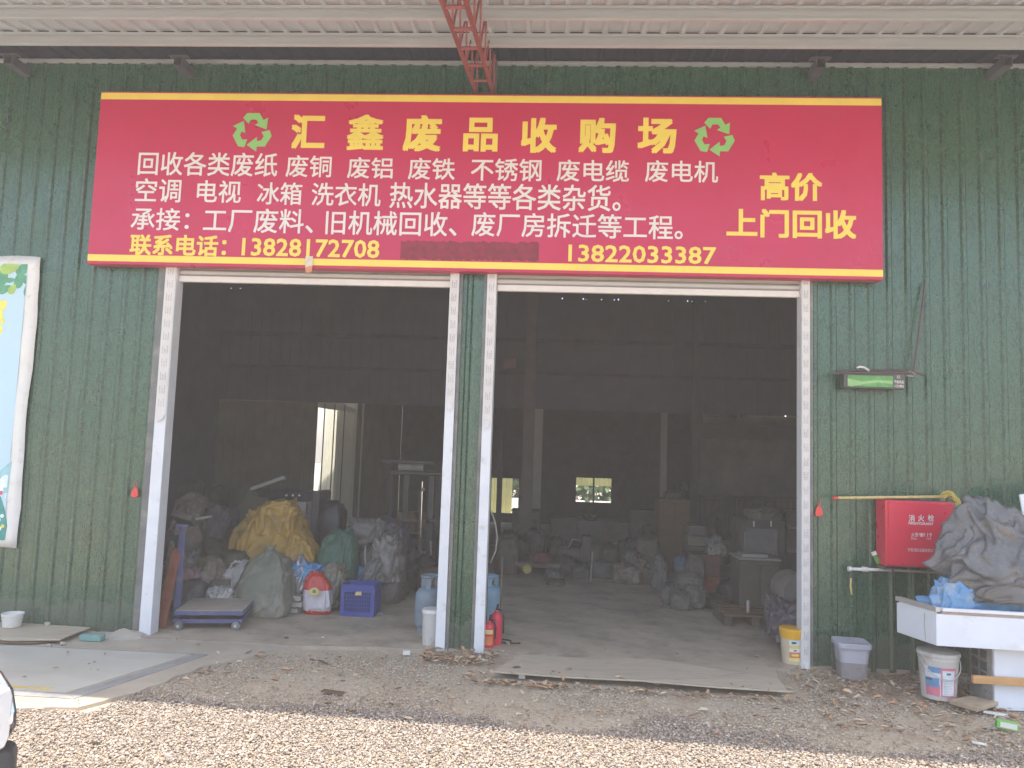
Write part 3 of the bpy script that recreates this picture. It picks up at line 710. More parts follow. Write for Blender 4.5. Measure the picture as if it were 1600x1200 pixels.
# sheets, bowl and rubble on the apron
def slab(name, label, cat, poly_px, z0, th, mat, warp=0, seed=0):
    pts = [G(x, y, z0) for x, y in poly_px]; rnd = random.Random(seed)
    m = MB(); n = len(pts); wz = [rnd.uniform(0, warp) for _ in pts]
    m.add([(p.x, p.y, z0 + wz[i]) for i, p in enumerate(pts)] + [(p.x, p.y, z0 + th + wz[i]) for i, p in enumerate(pts)], [tuple(range(n)), tuple(range(2 * n - 1, n - 1, -1))] + [(i, i + n, (i + 1) % n + n, (i + 1) % n) for i in range(n)])
    c = sum(pts, Vector()) / n
    o = m.build(name, mat, loc=(c.x, c.y, z0), bevel=.003); return tag(o, label, cat)
slab('plywood_sheet', 'warped grey board lying lowest on the concrete under the white bowl', 'board', ((-220, 1000), (-220, 978), (60, 984), (118, 985), (98, 1003), (50, 1007), (-40, 1006)), .002, .014, M['wood_brown'], .004, 2)
slab('plywood_sheet', 'worn pale board lying uppermost on the concrete beside the green wall', 'board', ((-220, 990), (-220, 972), (20, 976), (141, 984), (112, 995), (94, 1003), (20, 1002)), .021, .012, M['ply'], .012, 5)
t, c, r, rb2, h = bucket('white_bowl', 'small white plastic bowl standing on the grey boards by the banner', 3, 33, 961, 982, M['white_plastic'], 'bowl', taper=.8, z0=.046)
o = MB().bb(-3.62, -3.43, -.36, -.28, 0, .052).build('teal_block', M['teal'], loc=(-3.5, -.3, 0), bevel=.006); tag(o, 'small pale teal block lying at the end of the boards', 'block')
for i, (x0, x1, yt, yb, lb) in enumerate(((150, 214, 986, 1004, 'low heap of spilled cement against the wall by the left jamb'),)):
    g = G(182, 1000); sack('cement_heap', (g.x, -.13, -.02), (.46, .32, .085), 5, M['cement'], lb, 'heap', fold=.08, lump=.35, flat=.02, boxy=1.3, taper=.3)
for i, (px, py, s_) in enumerate(((73, 985, .035), (98, 1008, .03), (77, 1011, .025), (112, 982, .02))):
    g = G(px, py); sack('rubble_lump', (g.x, g.y, .04 if i in (0, 3) else 0), (s_ * 1.6, s_, s_), 30 + i, M['cement'], ('pale rubble lump on the upper board', 'pale rubble lump at the corner of the boards', 'brown rubble lump on the truck scale edge', 'tiny rubble lump near the teal block')[i], 'rubble', sub=2, lump=.4, group='rubble lumps by the boards')

# ------------------------------------------------------------------ in the left doorway
g = G(254, 980)
o = MB().add([(g.x - .05, .20, 0), (g.x + .055, .20, 0), (g.x + .04, .42, .72), (g.x - .045, .42, .72), (g.x - .05, .23, 0), (g.x + .055, .23, 0), (g.x + .04, .45, .72), (g.x - .045, .45, .72)], [(0, 1, 2, 3), (4, 7, 6, 5), (0, 4, 5, 1), (1, 5, 6, 2), (2, 6, 7, 3), (3, 7, 4, 0)]).build('leaning_plank', M['rust'], loc=(g.x, .2, 0), bevel=.004); tag(o, 'rusty orange plank leaning inside the left door jamb', 'plank')
sk('green_cloth', 'pale green cloth draped behind the leaning rusty plank', 252, 272, 845, 940, .12, 51, pm('cloth_pale', (.20, .235, .17), .8), Y=.6, cat='cloth', taper=.5, sub=4)
g = G(247, 981); o = MB().lathe((g.x, g.y + .04, 0), [(0, 0), (.02, .004), (.034, .02), (.038, .038), (.034, .056), (.02, .072), (0, .076)], 16).build('brown_ball', M['machine_b'], loc=(g.x, g.y + .04, 0), smooth=True); tag(o, 'small dull brown ball on the floor by the left jamb', 'ball')

# platform scale
g0 = G(268, 986); ca, sa = math.cos(.20), math.sin(.20)
T_ = lambda u, v, z: (g0.x + u * ca - v * sa, g0.y + .03 + u * sa + v * ca, z)
ps = thing('platform_scale', 'blue wheeled platform scale with a tall post inside the left doorway', 'scale', T_(.3, .4, 0))
def rbox(m, u0, u1, v0, v1, z0, z1):
    return m.add([T_(u, v, z) for z in (z0, z1) for u, v in ((u0, v0), (u1, v0), (u1, v1), (u0, v1))], [(0, 3, 2, 1), (4, 5, 6, 7), (0, 1, 5, 4), (1, 2, 6, 5), (2, 3, 7, 6), (3, 0, 4, 7)])
m = MB(); rbox(m, .0, .62, .0, .62, .135, .175); m.build('platform', M['blue_steel'], ps, bevel=.006)
m = MB(); rbox(m, .006, .614, .006, .614, .176, .181); m.build('plate', M['plate'], ps, bevel=.002)
m = MB(); rbox(m, .02, .61, .02, .05, .06, .095); m.build('base_frame', M['blue_steel'], ps)
m = MB(); rbox(m, .02, .61, .56, .60, .06, .095); m.build('base_frame', M['blue_steel'], ps)
m = MB(); rbox(m, .56, .60, .051, .559, .062, .093); m.build('base_frame', M['blue_steel'], ps)
m = MB(); rbox(m, -.02, .03, .051, .559, .062, .093); m.build('base_frame', M['blue_steel'], ps)
for u, v in ((.045, .0), (.56, .0), (.045, .57), (.56, .57)):
    q = T_(u, v, .04); wl = MB().lathe(q, [(0, -.016), (.03, -.016), (.040, -.012), (.040, .012), (.03, .016), (0, .016)], 18, 'Y').build('wheel', M['grey_trim'], ps, smooth='auto')
    MB().lathe((q[0], q[1] - .017, q[2]), [(0, -.004), (.014, -.004), (.016, 0)], 12, 'Y').build('hub', M['alu'], wl, smooth='auto')
m = MB(); rbox(m, -.085, -.02, .27, .33, .06, .93); m.build('post', M['blue_steel'], ps, bevel=.006)
m = MB(); rbox(m, -.1, .02, .2, .4, .93, .955); m.build('post_arm', M['blue_steel'], ps)
q = Vector(T_(-.04, .28, 1.0)); m = MB(); m.box(q, (.22, .17, .055), Matrix.Rotation(-.5, 3, 'X') @ Matrix.Rotation(.2, 3, 'Y')); hd_ = m.build('indicator', M['machine'], ps, bevel=.01)
m = MB(); m.box(q + Vector((.015, -.03, .034)), (.11, .06, .012), Matrix.Rotation(-.5, 3, 'X') @ Matrix.Rotation(.2, 3, 'Y')); m.build('display', M['chrome'], hd_, bevel=.004)
MB().tube([q + Vector((.1, 0, .0)), q + Vector((.25, .05, .03))], .012, 8).build('arm_bar', M['grey_trim'], ps)

# the pile of sacks
sk('full_sack', 'big sage grey woven sack standing at the front of the pile', 363, 455, 866, 966, .46, 3, M['sack_sage'], neck=.10, lean=(.02, .05), fold=.14, boxy=.62, flat=.7, taper=.28)
sk('full_sack', 'white printed sack lying lower in the pile beside the platform scale', 326, 368, 916, 954, .30, 8, M['sack_white'], Y=.98, fold=.34, pleat=.2, boxy=.7)
sk('full_sack', 'white printed sack slumped above the other white sack', 343, 388, 876, 922, .36, 11, M['sack_white'], Y=1.25, fold=.36, lean=(.06, .1))
sk('full_sack', 'brown sack sagging to the left of the white printed sacks', 312, 362, 872, 955, .5, 14, M['sack_brown'], Y=1.3, fold=.2, taper=.2)
ys = thing('yellow_sack', 'huge ochre yellow woven sack sprawled on top of the pile', 'sack', (P(430, 890, 1.65).x, 1.65, hgt(430, 905, 1.65)))
def ypart(nm, px0, px1, yt, yb, dp, seed, Y, **k):
    a = P(px0, yb, Y); b = P(px1, yb, Y); z0 = max(0, hgt((px0 + px1) / 2, yb, Y)); sack(nm, ((a.x + b.x) / 2, Y, z0), (b.x - a.x, dp, hgt((px0 + px1) / 2, yt, Y) - z0), seed, M['sack_yellow'], parent=ys, sub=6, **k)
ypart('sack_body', 366, 482, 792, 912, .72, 21, 1.68, fold=.17, lump=.14, boxy=.62, taper=.26, lean=(-.03, .08))
ypart('sack_flap', 420, 504, 812, 896, .55, 22, 1.60, fold=.17, lump=.12, boxy=.8, taper=.45, lean=(-.20, .05))
ypart('sack_mouth', 410, 466, 785, 838, .42, 24, 1.60, fold=.26, lump=.12, boxy=.6, taper=-.05)
sk('full_sack', 'crumpled silvery bag squeezed between the sage sack and the rice bag', 438, 484, 878, 940, .3, 27, M['sack_silver'], Y=1.3, fold=.45, sub=5)
sk('blue_cloth', 'bundle of blue cloth tucked below the yellow sack', 452, 502, 880, 906, .25, 33, M['cloth_blue'], Y=1.28, fold=.35, cat='cloth')
sk('full_sack', 'greenish brown clear bag between the rice bag and the dark green sack', 496, 537, 880, 945, .35, 36, pm('sack_olive', (.20, .185, .14), .4, vs=5), Y=1.45, fold=.3)
sk('full_sack', 'dark green woven sack standing behind the blue crate', 497, 558, 826, 950, .5, 39, M['sack_green'], Y=1.8, fold=.16, boxy=.7, taper=.15)
sk('full_sack', 'large grey brown sack tied with white rope behind the crate', 560, 628, 842, 952, .55, 43, M['sack_grey'], Y=2.1, fold=.2, taper=.1)
sk('full_sack', 'loose clear plastic bag lying against the roped sack', 582, 624, 836, 908, .3, 46, M['sack_clear'], Y=1.85, fold=.4)
sk('full_sack', 'flattened grey sack lying over the dark green and roped sacks', 545, 602, 810, 850, .5, 48, M['sack_grey'], Y=2.2, fold=.3)
sk('full_sack', 'dull grey lilac sack at the back beside the forklift', 578, 634, 812, 872, .5, 49, M['sack_purple'], Y=2.5, fold=.25)
sk('full_sack', 'blue plastic bag half hidden behind the crate', 545, 574, 888, 930, .25, 52, M['cloth_blue'], Y=1.9, fold=.3)
sk('full_sack', 'pale crumpled bag drooping over the crate corner', 556, 582, 878, 930, .2, 53, M['sack_clear'], Y=1.7, fold=.4, lean=(.1, 0))
sk('full_sack', 'pinkish clear bag in the dim heap behind the scale post', 276, 330, 886, 956, .4, 55, M['sack_pink'], Y=1.2, fold=.35)
sk('full_sack', 'grey clear bag under the yellow green cloth in the left heap', 268, 305, 862, 935, .4, 56, M['sack_clear'], Y=1.5, fold=.35)
sk('full_sack', 'yellow green bag in the middle of the left heap', 290, 330, 868, 912, .35, 57, pm('sack_lime', (.22, .20, .06), .6), Y=1.7, fold=.3)
sk('full_sack', 'dark brown sack high in the left heap behind the scale head', 268, 322, 782, 866, .6, 58, M['sack_brown'], Y=2.1, fold=.2)
sk('full_sack', 'dark grey sack high in the left heap beside the green cabinet', 318, 366, 788, 872, .6, 59, pm('sack_dark', (.11, .10, .10), .6), Y=2.3, fold=.25)
sk('full_sack', 'blackish brown sack low behind the brown sagging sack', 318, 375, 840, 930, .5, 60, pm('sack_dkbrown', (.09, .07, .055), .6), Y=1.9, fold=.25)
# rope on the roped sack
rp0 = thing('white_rope', 'loop of white rope slung over the large grey brown sack', 'rope', tuple(P(578, 880, 1.78)))
MB().tube([P(x, y, Y) for x, y, Y in ((571, 852, 1.80), (570, 865, 1.79), (571, 880, 1.78), (574, 889, 1.79))], .008, 6).build('strand', M['dim_white'], rp0, smooth=True)
MB().tube([P(x, y, Y) for x, y, Y in ((582, 850, 1.80), (588, 862, 1.79), (592, 874, 1.78), (594, 880, 1.79))], .008, 6).build('strand', M['dim_white'], rp0, smooth=True)
# boards between the sacks
tk = []
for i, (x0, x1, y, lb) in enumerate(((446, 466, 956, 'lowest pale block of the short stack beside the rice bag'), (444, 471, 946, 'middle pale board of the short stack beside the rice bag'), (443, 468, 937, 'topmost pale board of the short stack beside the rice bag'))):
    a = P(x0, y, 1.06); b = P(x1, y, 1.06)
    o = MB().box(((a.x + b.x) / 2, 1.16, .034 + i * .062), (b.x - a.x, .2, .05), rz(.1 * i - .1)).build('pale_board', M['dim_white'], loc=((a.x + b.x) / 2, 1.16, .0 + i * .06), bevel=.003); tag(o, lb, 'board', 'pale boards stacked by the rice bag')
# rice bag
g = G(492, 962); rbg = thing('rice_bag', 'red and clear printed rice bag standing between the sacks', 'bag', (g.x, g.y + .08, 0))
a = P(472, 930, 1.1); b = P(514, 930, 1.1); wd = b.x - a.x; ht = hgt(490, 897, 1.1)
body = sack('bag_body', (g.x, g.y + .09, 0), (wd, .15, ht * 1.04), 71, M['rice_clear'], parent=rbg, sub=5, fold=.14, lump=.10, boxy=.6, taper=.42, flat=.85, lean=(-.05, .05))
def bagshell(zlo, zhi, mat, nm, off):
    me = body.data; V = [v.co.copy() for v in me.vertices]; N_ = [v.normal.copy() for v in me.vertices]
    F_ = [tuple(p.vertices) for p in me.polygons if zlo * ht < sum(V[i].z for i in p.vertices) / 3 < zhi * ht]
    use = sorted({i for f in F_ for i in f}); ix = {i: k for k, i in enumerate(use)}; o0 = top_loc(rbg)
    m = MB(); m.add([V[i] + N_[i] * off + o0 for i in use], [tuple(ix[i] for i in f) for f in F_]); return m.build(nm, mat, rbg, smooth=True, recalc=False)
bagshell(.60, 1.1, M['rice_red'], 'red_top', .002); bagshell(-.1, .10, M['rice_red'], 'red_base', .002)
cx = g.x - .015; zc = ht * .60; yf = g.y - .012
m = MB(); m.prism([(cx + .055 * math.cos(t * .2618), zc + .038 * math.sin(t * .2618)) for t in range(24)], lambda u, v, d: (u, yf + .012 - d, v), 0, .02); m.build('yellow_label', M['label_yellow'], rbg)
text_poly('丰', (cx - .02, cx + .02, zc - .02, zc + .02), lambda u, v, d: (u, yf - .008 - d, v), M['label_ink'], rbg, .04, name='lettering')
# blue crate
g = G(558, 964); Yc = g.y; a = P(532, 940, Yc); b = P(585, 940, Yc); x0, x1 = a.x, b.x; h = hgt(558, 914, Yc); dp = .30; y0 = Yc; y1 = Yc + dp
cr = thing('plastic_crate', 'blue slotted plastic crate with a tan tag standing on the shed floor', 'crate', ((x0 + x1) / 2, (y0 + y1) / 2, 0))
m = MB(); tt = .018
for (yy0, yy1) in ((y0, y0 + .016), (y1 - .016, y1)):
    m.bb(x0, x1, yy0, yy1, h - .075, h); m.bb(x0, x1, yy0, yy1, .004, .05)
    m.bb(x0, x0 + .04, yy0, yy1, .05, h - .075); m.bb(x1 - .04, x1, yy0, yy1, .05, h - .075)
    xx = x0 + .052
    while xx < x1 - .05: m.bb(xx, xx + .008, yy0 + .003, yy1 - .003, .05, h - .075); xx += .018
    for zz in (.09, .13, .17, .21): m.bb(x0 + .04, x1 - .04, yy0 + .004, yy1 - .004, zz, zz + .007)
for (xx0, xx1) in ((x0, x0 + .016), (x1 - .016, x1)):
    m.bb(xx0, xx1, y0 + .016, y1 - .016, h - .06, h); m.bb(xx0, xx1, y0 + .016, y1 - .016, .004, .05)
    yy = y0 + .03
    while yy < y1 - .03: m.bb(xx0 + .003, xx1 - .003, yy, yy + .008, .05, h - .06); yy += .02
m.bb(x0 + .01, x1 - .01, y0 + .01, y1 - .01, .0, .006)
m.build('crate_body', M['crate_blue'], cr)
MB().bb(x0 + .03, x1 - .03, y0 + .04, y1 - .04, .007, h - .09).build('crate_contents', M['crate_in'], cr)
m = MB(); m.prism([((x0 + x1) / 2 - .03, h - .105), ((x0 + x1) / 2 + .04, h - .105), ((x0 + x1) / 2 + .035, h - .065), ((x0 + x1) / 2 - .02, h - .07)], lambda u, v, d: (u, y0 - d, v), .001, .004); m.build('tan_tag', M['bamboo'], cr)
o = MB().bb(P(588, 940, 1.3).x, P(601, 940, 1.3).x, 1.25, 1.33, 0, .012).build('white_scrap', M['dim_white'], loc=(P(594, 940, 1.3).x, 1.3, 0)); tag(o, 'flat white scrap on the floor right of the blue crate', 'scrap')

# machines behind the sacks
oc = thing('olive_cabinet', 'olive green machine casing with a sloped side behind the yellow sack', 'machine', tuple(P(405, 870, 2.7) * 1))
oc.location.z = 0
M_px = lambda pts, Y: [(P(x, y, Y).x, max(0, P(x, y, Y).z)) for x, y in pts]
MB().prism(M_px(((354, 930), (354, 850), (362, 800), (378, 784), (386, 765), (400, 764), (404, 776), (456, 780), (456, 930)), 2.6), lambda u, v, d: (u, 2.6 + d, v), 0, .5).build('casing', M['olive_steel'], oc, bevel=.01)
MB().tube([P(366, 846, 2.6) + Vector((0, .005, 0)), P(366, 846, 2.6) + Vector((0, -.04, 0))], .015, 10).build('knob', M['chrome'], oc, smooth='auto')
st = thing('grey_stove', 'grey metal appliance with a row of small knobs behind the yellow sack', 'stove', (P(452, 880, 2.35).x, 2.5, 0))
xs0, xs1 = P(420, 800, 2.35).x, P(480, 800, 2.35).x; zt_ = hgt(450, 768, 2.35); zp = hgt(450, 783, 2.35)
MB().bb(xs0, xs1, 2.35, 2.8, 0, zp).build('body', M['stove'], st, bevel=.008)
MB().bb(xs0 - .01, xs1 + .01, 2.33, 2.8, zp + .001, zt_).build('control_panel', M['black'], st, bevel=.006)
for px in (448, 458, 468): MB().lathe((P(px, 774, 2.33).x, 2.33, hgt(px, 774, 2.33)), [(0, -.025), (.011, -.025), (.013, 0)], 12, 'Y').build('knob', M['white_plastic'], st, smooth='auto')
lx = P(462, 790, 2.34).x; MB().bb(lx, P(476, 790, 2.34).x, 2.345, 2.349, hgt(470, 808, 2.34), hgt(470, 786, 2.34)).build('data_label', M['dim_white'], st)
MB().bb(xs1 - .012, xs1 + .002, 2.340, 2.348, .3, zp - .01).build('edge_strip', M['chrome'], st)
p0, p1 = P(393, 764, 2.5), P(445, 746, 2.5); d = (p1 - p0)
o = MB().box((p0 + p1) / 2 + Vector((0, .0, 0)), (d.length, .07, .045), Matrix.Rotation(-math.atan2(d.z, d.x), 3, 'Y')).build('white_batten', M['dim_white'], loc=tuple(p0), bevel=.003); tag(o, 'white wooden batten poking up over the olive machine casing', 'batten')
o = MB().bb(P(485, 800, 2.5).x, P(498, 800, 2.5).x, 2.5, 3.0, 0, hgt(490, 768, 2.5)).build('dark_slab', M['machine'], loc=(P(490, 800, 2.5).x, 2.5, 0), bevel=.006); tag(o, 'narrow dark panel standing between the stove and the black bag', 'panel')
bb_ = thing('black_bag', 'black holdall with an upright strap on top of the pile', 'bag', (P(519, 850, 2.5).x, 2.5, 0))
a = P(498, 800, 2.5); b = P(538, 800, 2.5); sack('bag_body', ((a.x + b.x) / 2, 2.55, hgt(519, 880, 2.5)), (b.x - a.x, .3, hgt(519, 784, 2.5) - hgt(519, 880, 2.5)), 81, M['black'], parent=bb_, boxy=.45, fold=.08, lump=.1, sub=4, taper=.18)
MB().tube([P(505, 792, 2.5), P(512, 784, 2.5), P(515, 776, 2.5), P(517, 768, 2.5)], [.014, .016, .012, .008], 8).build('strap', M['black'], bb_, smooth=True)

# forklift, seen end-on in the dark
fk = thing('forklift', 'dark forklift facing out between the sacks and the middle pillar', 'forklift', (P(650, 890, 4.2).x, 4.6, 0))
FY = 4.2
def fp_(x, y, dY=0): return P(x, y, FY + dY)
def fbar(name, a, b, r, mat, dY=0, n=6): MB().tube([fp_(*a, dY), fp_(*b, dY)], r, n).build(name, mat, fk)
for x in (628, 668): 
    t0, t1 = fp_(x, 900), fp_(x + 3, 735); MB().bb(t0.x - .04, t0.x + .04, FY, FY + .08, .02, t1.z).build('mast_rail', M['machine'], fk, bevel=.004)
fbar('mast_beam', (610, 738), (690, 741), .03, M['machine']); fbar('mast_beam', (612, 813), (680, 814), .025, M['machine_b'])
fbar('mast_beam', (622, 832), (660, 833), .02, M['machine_b'], -.02)
fbar('lift_cylinder', (656, 885), (657, 765), .035, M['machine_b'], -.03, 10); fbar('lift_rod', (657, 838), (660, 752), .010, M['chrome'], -.06, 8)
MB().tube([fp_(657, 826, -.06), fp_(664, 828, -.06), fp_(666, 824, -.06)], .014, 8).build('hook', M['chrome'], fk)
MB().lathe(fp_(669, 814, -.06), [(0, -.03), (.03, -.03), (.035, .0), (0, .02)], 14, 'Y').build('lamp', M['chrome'], fk, smooth='auto')
MB().lathe(fp_(661, 765, -.07), [(0, -.03), (.025, -.02), (.028, .0), (0, .02)], 14, 'Y').build('lamp', M['dim_white'], fk, smooth='auto')
a, b = fp_(623, 730, .1), fp_(662, 731, .1); MB().lathe((a.x, FY + .1, a.z), [(0, 0), (.055, 0), (.055, (b.x - a.x) * .48), (.05, (b.x - a.x) * .5), (.055, (b.x - a.x) * .52), (.055, b.x - a.x), (0, b.x - a.x)], 16, 'X').build('white_roll', M['dim_white'], fk, smooth='auto')
a, b = fp_(603, 800, .9), fp_(675, 830, .9); MB().bb(a.x, b.x, FY + .9, FY + .95, b.z, a.z).build('backboard', M['wood_brown'], fk)
a, b = fp_(620, 800, .5), fp_(648, 832, .5); MB().bb(a.x, b.x, FY + .5, FY + .8, b.z, a.z).build('seat', M['cardboard'], fk, bevel=.02)
for x in (608, 684): MB().bb(fp_(x, 800, .6).x - .03, fp_(x, 800, .6).x + .03, FY + .6, FY + .66, .5, fp_(x, 735).z + .1).build('guard_post', M['machine'], fk)
MB().bb(fp_(606, 735, .6).x, fp_(688, 735, .6).x, FY + .1, FY + 1.3, fp_(640, 735).z + .10, fp_(640, 735).z + .14).build('overhead_guard', M['machine'], fk)
MB().bb(fp_(606, 850, .9).x, fp_(686, 850, .9).x, FY + .3, FY + 1.7, .25, fp_(640, 838, .6).z).build('chassis', M['machine'], fk, bevel=.03)
for x in (604, 690):
    q = fp_(x, 890, .3); MB().lathe((q.x, FY + .45, .26), [(.12, -.09), (.24, -.09), (.26, -.06), (.26, .06), (.24, .09), (.12, .09)], 22, 'X').build('wheel', M['dark'], fk, smooth='auto')
for x in (640, 660): q = fp_(x, 900); MB().bb(q.x - .05, q.x + .05, FY - .55, FY - .01, .05, .09).build('fork', M['machine'], fk)
MB().tube([fp_(673, 845, -.1), fp_(674, 900, -.1)], .014, 8).build('hose_pipe', M['dim_white'], fk)

# gas cylinders, extinguishers
def gas(px, Y, yt, mat, label):
    c = P(px, 950, Y); t = thing('gas_cylinder', label, 'gas cylinder', (c.x, Y, 0), 'gas cylinders by the middle pillar'); h = hgt(px, yt, Y); k = h / .60; r = .15 * k
    c = (c.x, Y, 0)
    MB().lathe(c, [(0, .03), (r * .7, .03), (r * .74, 0), (r * .78, 0), (r * .78, .05), (r * .97, .075), (r, .11), (r, .22), (r * 1.006, .225), (r * 1.006, .235), (r, .24), (r, .36 * k), (r * .96, .405 * k), (r * .8, .445 * k), (r * .45, .475 * k), (0, .485 * k)], 32).build('shell', mat, t, smooth='auto')
    for a in (.5, 2.64, -1.57):
        q = (c[0] + r * .55 * math.cos(a), c[1] + r * .55 * math.sin(a)); MB().bb(q[0] - .022, q[0] + .022, q[1] - .006, q[1] + .006, .44 * k, .575 * k).build('collar_strut', mat, t)
    MB().lathe(c, [(r * .60, .575 * k), (r * .66, .572 * k), (r * .68, .585 * k), (r * .66, .60 * k), (r * .60, .60 * k), (r * .58, .587 * k), (r * .60, .575 * k)], 24).build('collar_ring', mat, t, smooth=True)
    MB().lathe(c, [(.016, .48 * k), (.018, .53 * k), (.03, .535 * k), (.03, .56 * k), (0, .565 * k)], 12).build('valve', M['alu'], t, smooth='auto')
gas(670, .58, 898, M['gas_grey'], 'grey blue gas cylinder with a guard ring left of the middle pillar')
gas(765, 1.10, 898, M['gas_blue'], 'pale blue gas cylinder half hidden right of the middle pillar')
def ext(px, yb, yt, Y, rr_, label, lab):
    c0 = P(px, yb, Y); t = thing('fire_extinguisher', label, 'fire extinguisher', (c0.x, Y, 0), 'fire extinguishers by the middle pillar'); h = hgt(px, yt, Y); c = (c0.x, Y, 0); hb = h * .80
    MB().lathe(c, [(0, 0), (rr_ * .95, .0), (rr_, .012), (rr_, hb * .80), (rr_ * .93, hb * .88), (rr_ * .6, hb * .96), (rr_ * .35, hb), (rr_ * .3, hb + .01)], 24).build('bottle', M['fire_red'], t, smooth='auto')
    MB().lathe(c, [(.013, hb), (.016, hb + .03), (.0, hb + .035)], 10).build('valve', M['alu'], t)
    MB().box((c[0] + .01, Y - .03, hb + .045), (.02, .10, .012), Matrix.Rotation(.25, 3, 'X')).build('lever', M['dark'], t)
    MB().tube([(c[0] + .01, Y, hb + .02), (c[0] + .05, Y - .01, hb + .015), (c[0] + rr_ + .014, Y - .01, hb * .8), (c[0] + rr_ + .012, Y - .012, hb * .35), (c[0] + rr_ + .01, Y - .01, .12)], .008, 8).build('hose', M['dark'], t, smooth=True)
    if lab:
        wrap(Vector(c), rr_, rr_, hb * .55, hb * .72, -2.5, -.6, M['label_yellow'], t); wrap(Vector(c), rr_, rr_, hb * .12, hb * .46, -2.5, -.6, M['label_orange'], t)
ext(763, 1013, 962, .10, .046, 'shorter red fire extinguisher with a yellow label at the middle pillar', True)
ext(774, 1012, 943, .22, .056, 'taller plain red fire extinguisher standing behind the labelled one', False)
o = MB().tube([P(x, y, .45) for x, y in ((761, 792), (768, 800), (774, 818), (777, 840), (774, 862), (766, 880))], .008, 8).build('hanging_hose', M['dim_white'], loc=tuple(P(766, 840, .45)), smooth=True); tag(o, 'thin pale hose hanging in a bow inside the right door opening', 'hose')
o = MB().tube([P(781, 985, .8), P(785, 870, .8)], .010, 8).build('steel_rod', M['machine_b'], loc=tuple(P(781, 985, .8)), smooth=True); tag(o, 'thin upright brown rod standing beside the pale blue gas cylinder', 'rod')
o = MB().tube([Vector((P(772, 900, .35).x + .08, .3, .01)) + Vector((.10 * math.cos(a) + .02 * a, .06 * math.sin(a), 0)) for a in [k * .4 for k in range(15)]], .007, 6).build('cable_coil', M['dark'], loc=(0, .3, 0), smooth=True); tag(o, 'short black cable curled on the floor at the extinguishers', 'cable')
o = MB().bb(P(760, 800, .16).x - .01, P(766, 800, .16).x, .14, .20, 0, 1.55).build('dark_post', M['machine'], loc=(P(763, 800, .16).x, .17, 0)); tag(o, 'narrow dark post standing just inside the middle jamb', 'post')
t, c, r, rb2, h = bucket('white_bucket', 'white plastic bucket with a lid at the foot of the left middle jamb', 658, 690, 954, 1010, M['bucket_grey'], taper=.9)
MB().lathe((c.x, c.y, h + .0), [(0, .002), (r * .97, .002), (r * 1.05, -.006), (r * 1.06, -.03), (r * 1.04, -.03)], 28).build('lid', M['white_plastic'], t, smooth='auto')

# ------------------------------------------------------------------ inside the right doorway
def boxt(name, label, cat, px0, px1, yt, Y, dp, mat, yb=None, bevel=.008, z0=None, parts=()):
    a = P(px0, yt, Y).x; b = P(px1, yt, Y).x; z1 = hgt((px0 + px1) / 2, yt, Y); z0 = 0 if yb is None else hgt((px0 + px1) / 2, yb, Y)
    t = thing(name, label, cat, ((a + b) / 2, Y + dp / 2, z0)); MB().bb(a, b, Y, Y + dp, z0, z1).build('body', mat, t, bevel=bevel)
    return t, a, b, z0, z1
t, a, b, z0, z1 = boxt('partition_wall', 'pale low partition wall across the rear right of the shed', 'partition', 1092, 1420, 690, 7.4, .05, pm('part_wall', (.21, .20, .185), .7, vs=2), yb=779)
MB().bb(a - .05, b, 7.34, 7.5, z1 + .002, z1 + .28).build('top_beam', M['inner_dark'], t)
fe = thing('ribbed_hoarding', 'dark ribbed steel hoarding below the pale partition wall', 'hoarding', (P(1130, 850, 7.45).x, 7.45, 0))
gp_ = hz_(1117.5, 1126.5, 811, 846, 7.46); zt_ = hgt(1150, 780, 7.45)
for u0, u1, v0, v1 in ((P(1092, 800, 7.45).x, gp_[0], -.01, zt_), (gp_[1], P(1420, 800, 7.45).x, -.01, zt_), (gp_[0], gp_[1], -.01, gp_[2]), (gp_[0], gp_[1], gp_[3], zt_)):
    MB().corr(lambda u, v, h: (u, 7.46 - h, v), u0, u1, (v0, v1), pitch=.11, depth=.025).build('ribbed_sheet', M['machine_b'], fe, recalc=False)
t, a, b, z0, z1 = boxt('tall_cupboard', 'tall brown wooden cupboard at the back right of the shed', 'cupboard', 1030, 1080, 780, 5.2, .6, M['wood_brown'])
MB().bb(a + .02, (a + b) / 2 - .006, 5.185, 5.198, .08, z1 - .04).build('door', M['wood_brown'], t, bevel=.004); MB().bb((a + b) / 2 + .006, b - .02, 5.185, 5.198, .08, z1 - .04).build('door', M['wood_brown'], t, bevel=.004)
for i, (px0, px1, yt, yb) in enumerate(((1036, 1070, 766, 779), (1058, 1076, 752, 766))):
    sk('dark_bundle', ('wide dark bundle lying on the tall cupboard', 'small dark bundle topmost on the tall cupboard')[i], px0, px1, yt, yb, .4, 90 + i, M['machine'], Y=5.4, cat='bundle', sub=4)
t, a, b, z0, z1 = boxt('rusty_cabinet', 'reddish brown steel cabinet with a clear bag on top', 'cabinet', 1083, 1126, 868, 2.9, .5, pm('redbrown', (.12, .055, .04), .6, vs=4))
MB().bb(a + .02, b - .02, 2.885, 2.898, .06, z1 * .52).build('door', M['rust'], t, bevel=.003); MB().bb(a + .02, b - .02, 2.885, 2.898, z1 * .56, z1 - .03).build('drawer', pm('redbrown', (.16, .07, .05), .6), t, bevel=.003)
sk('clear_bag', 'crumpled clear bag sitting on the reddish brown cabinet', 1104, 1132, 838, 868, .25, 93, M['sack_clear'], Y=3.1, cat='bag', fold=.5, taper=.4)
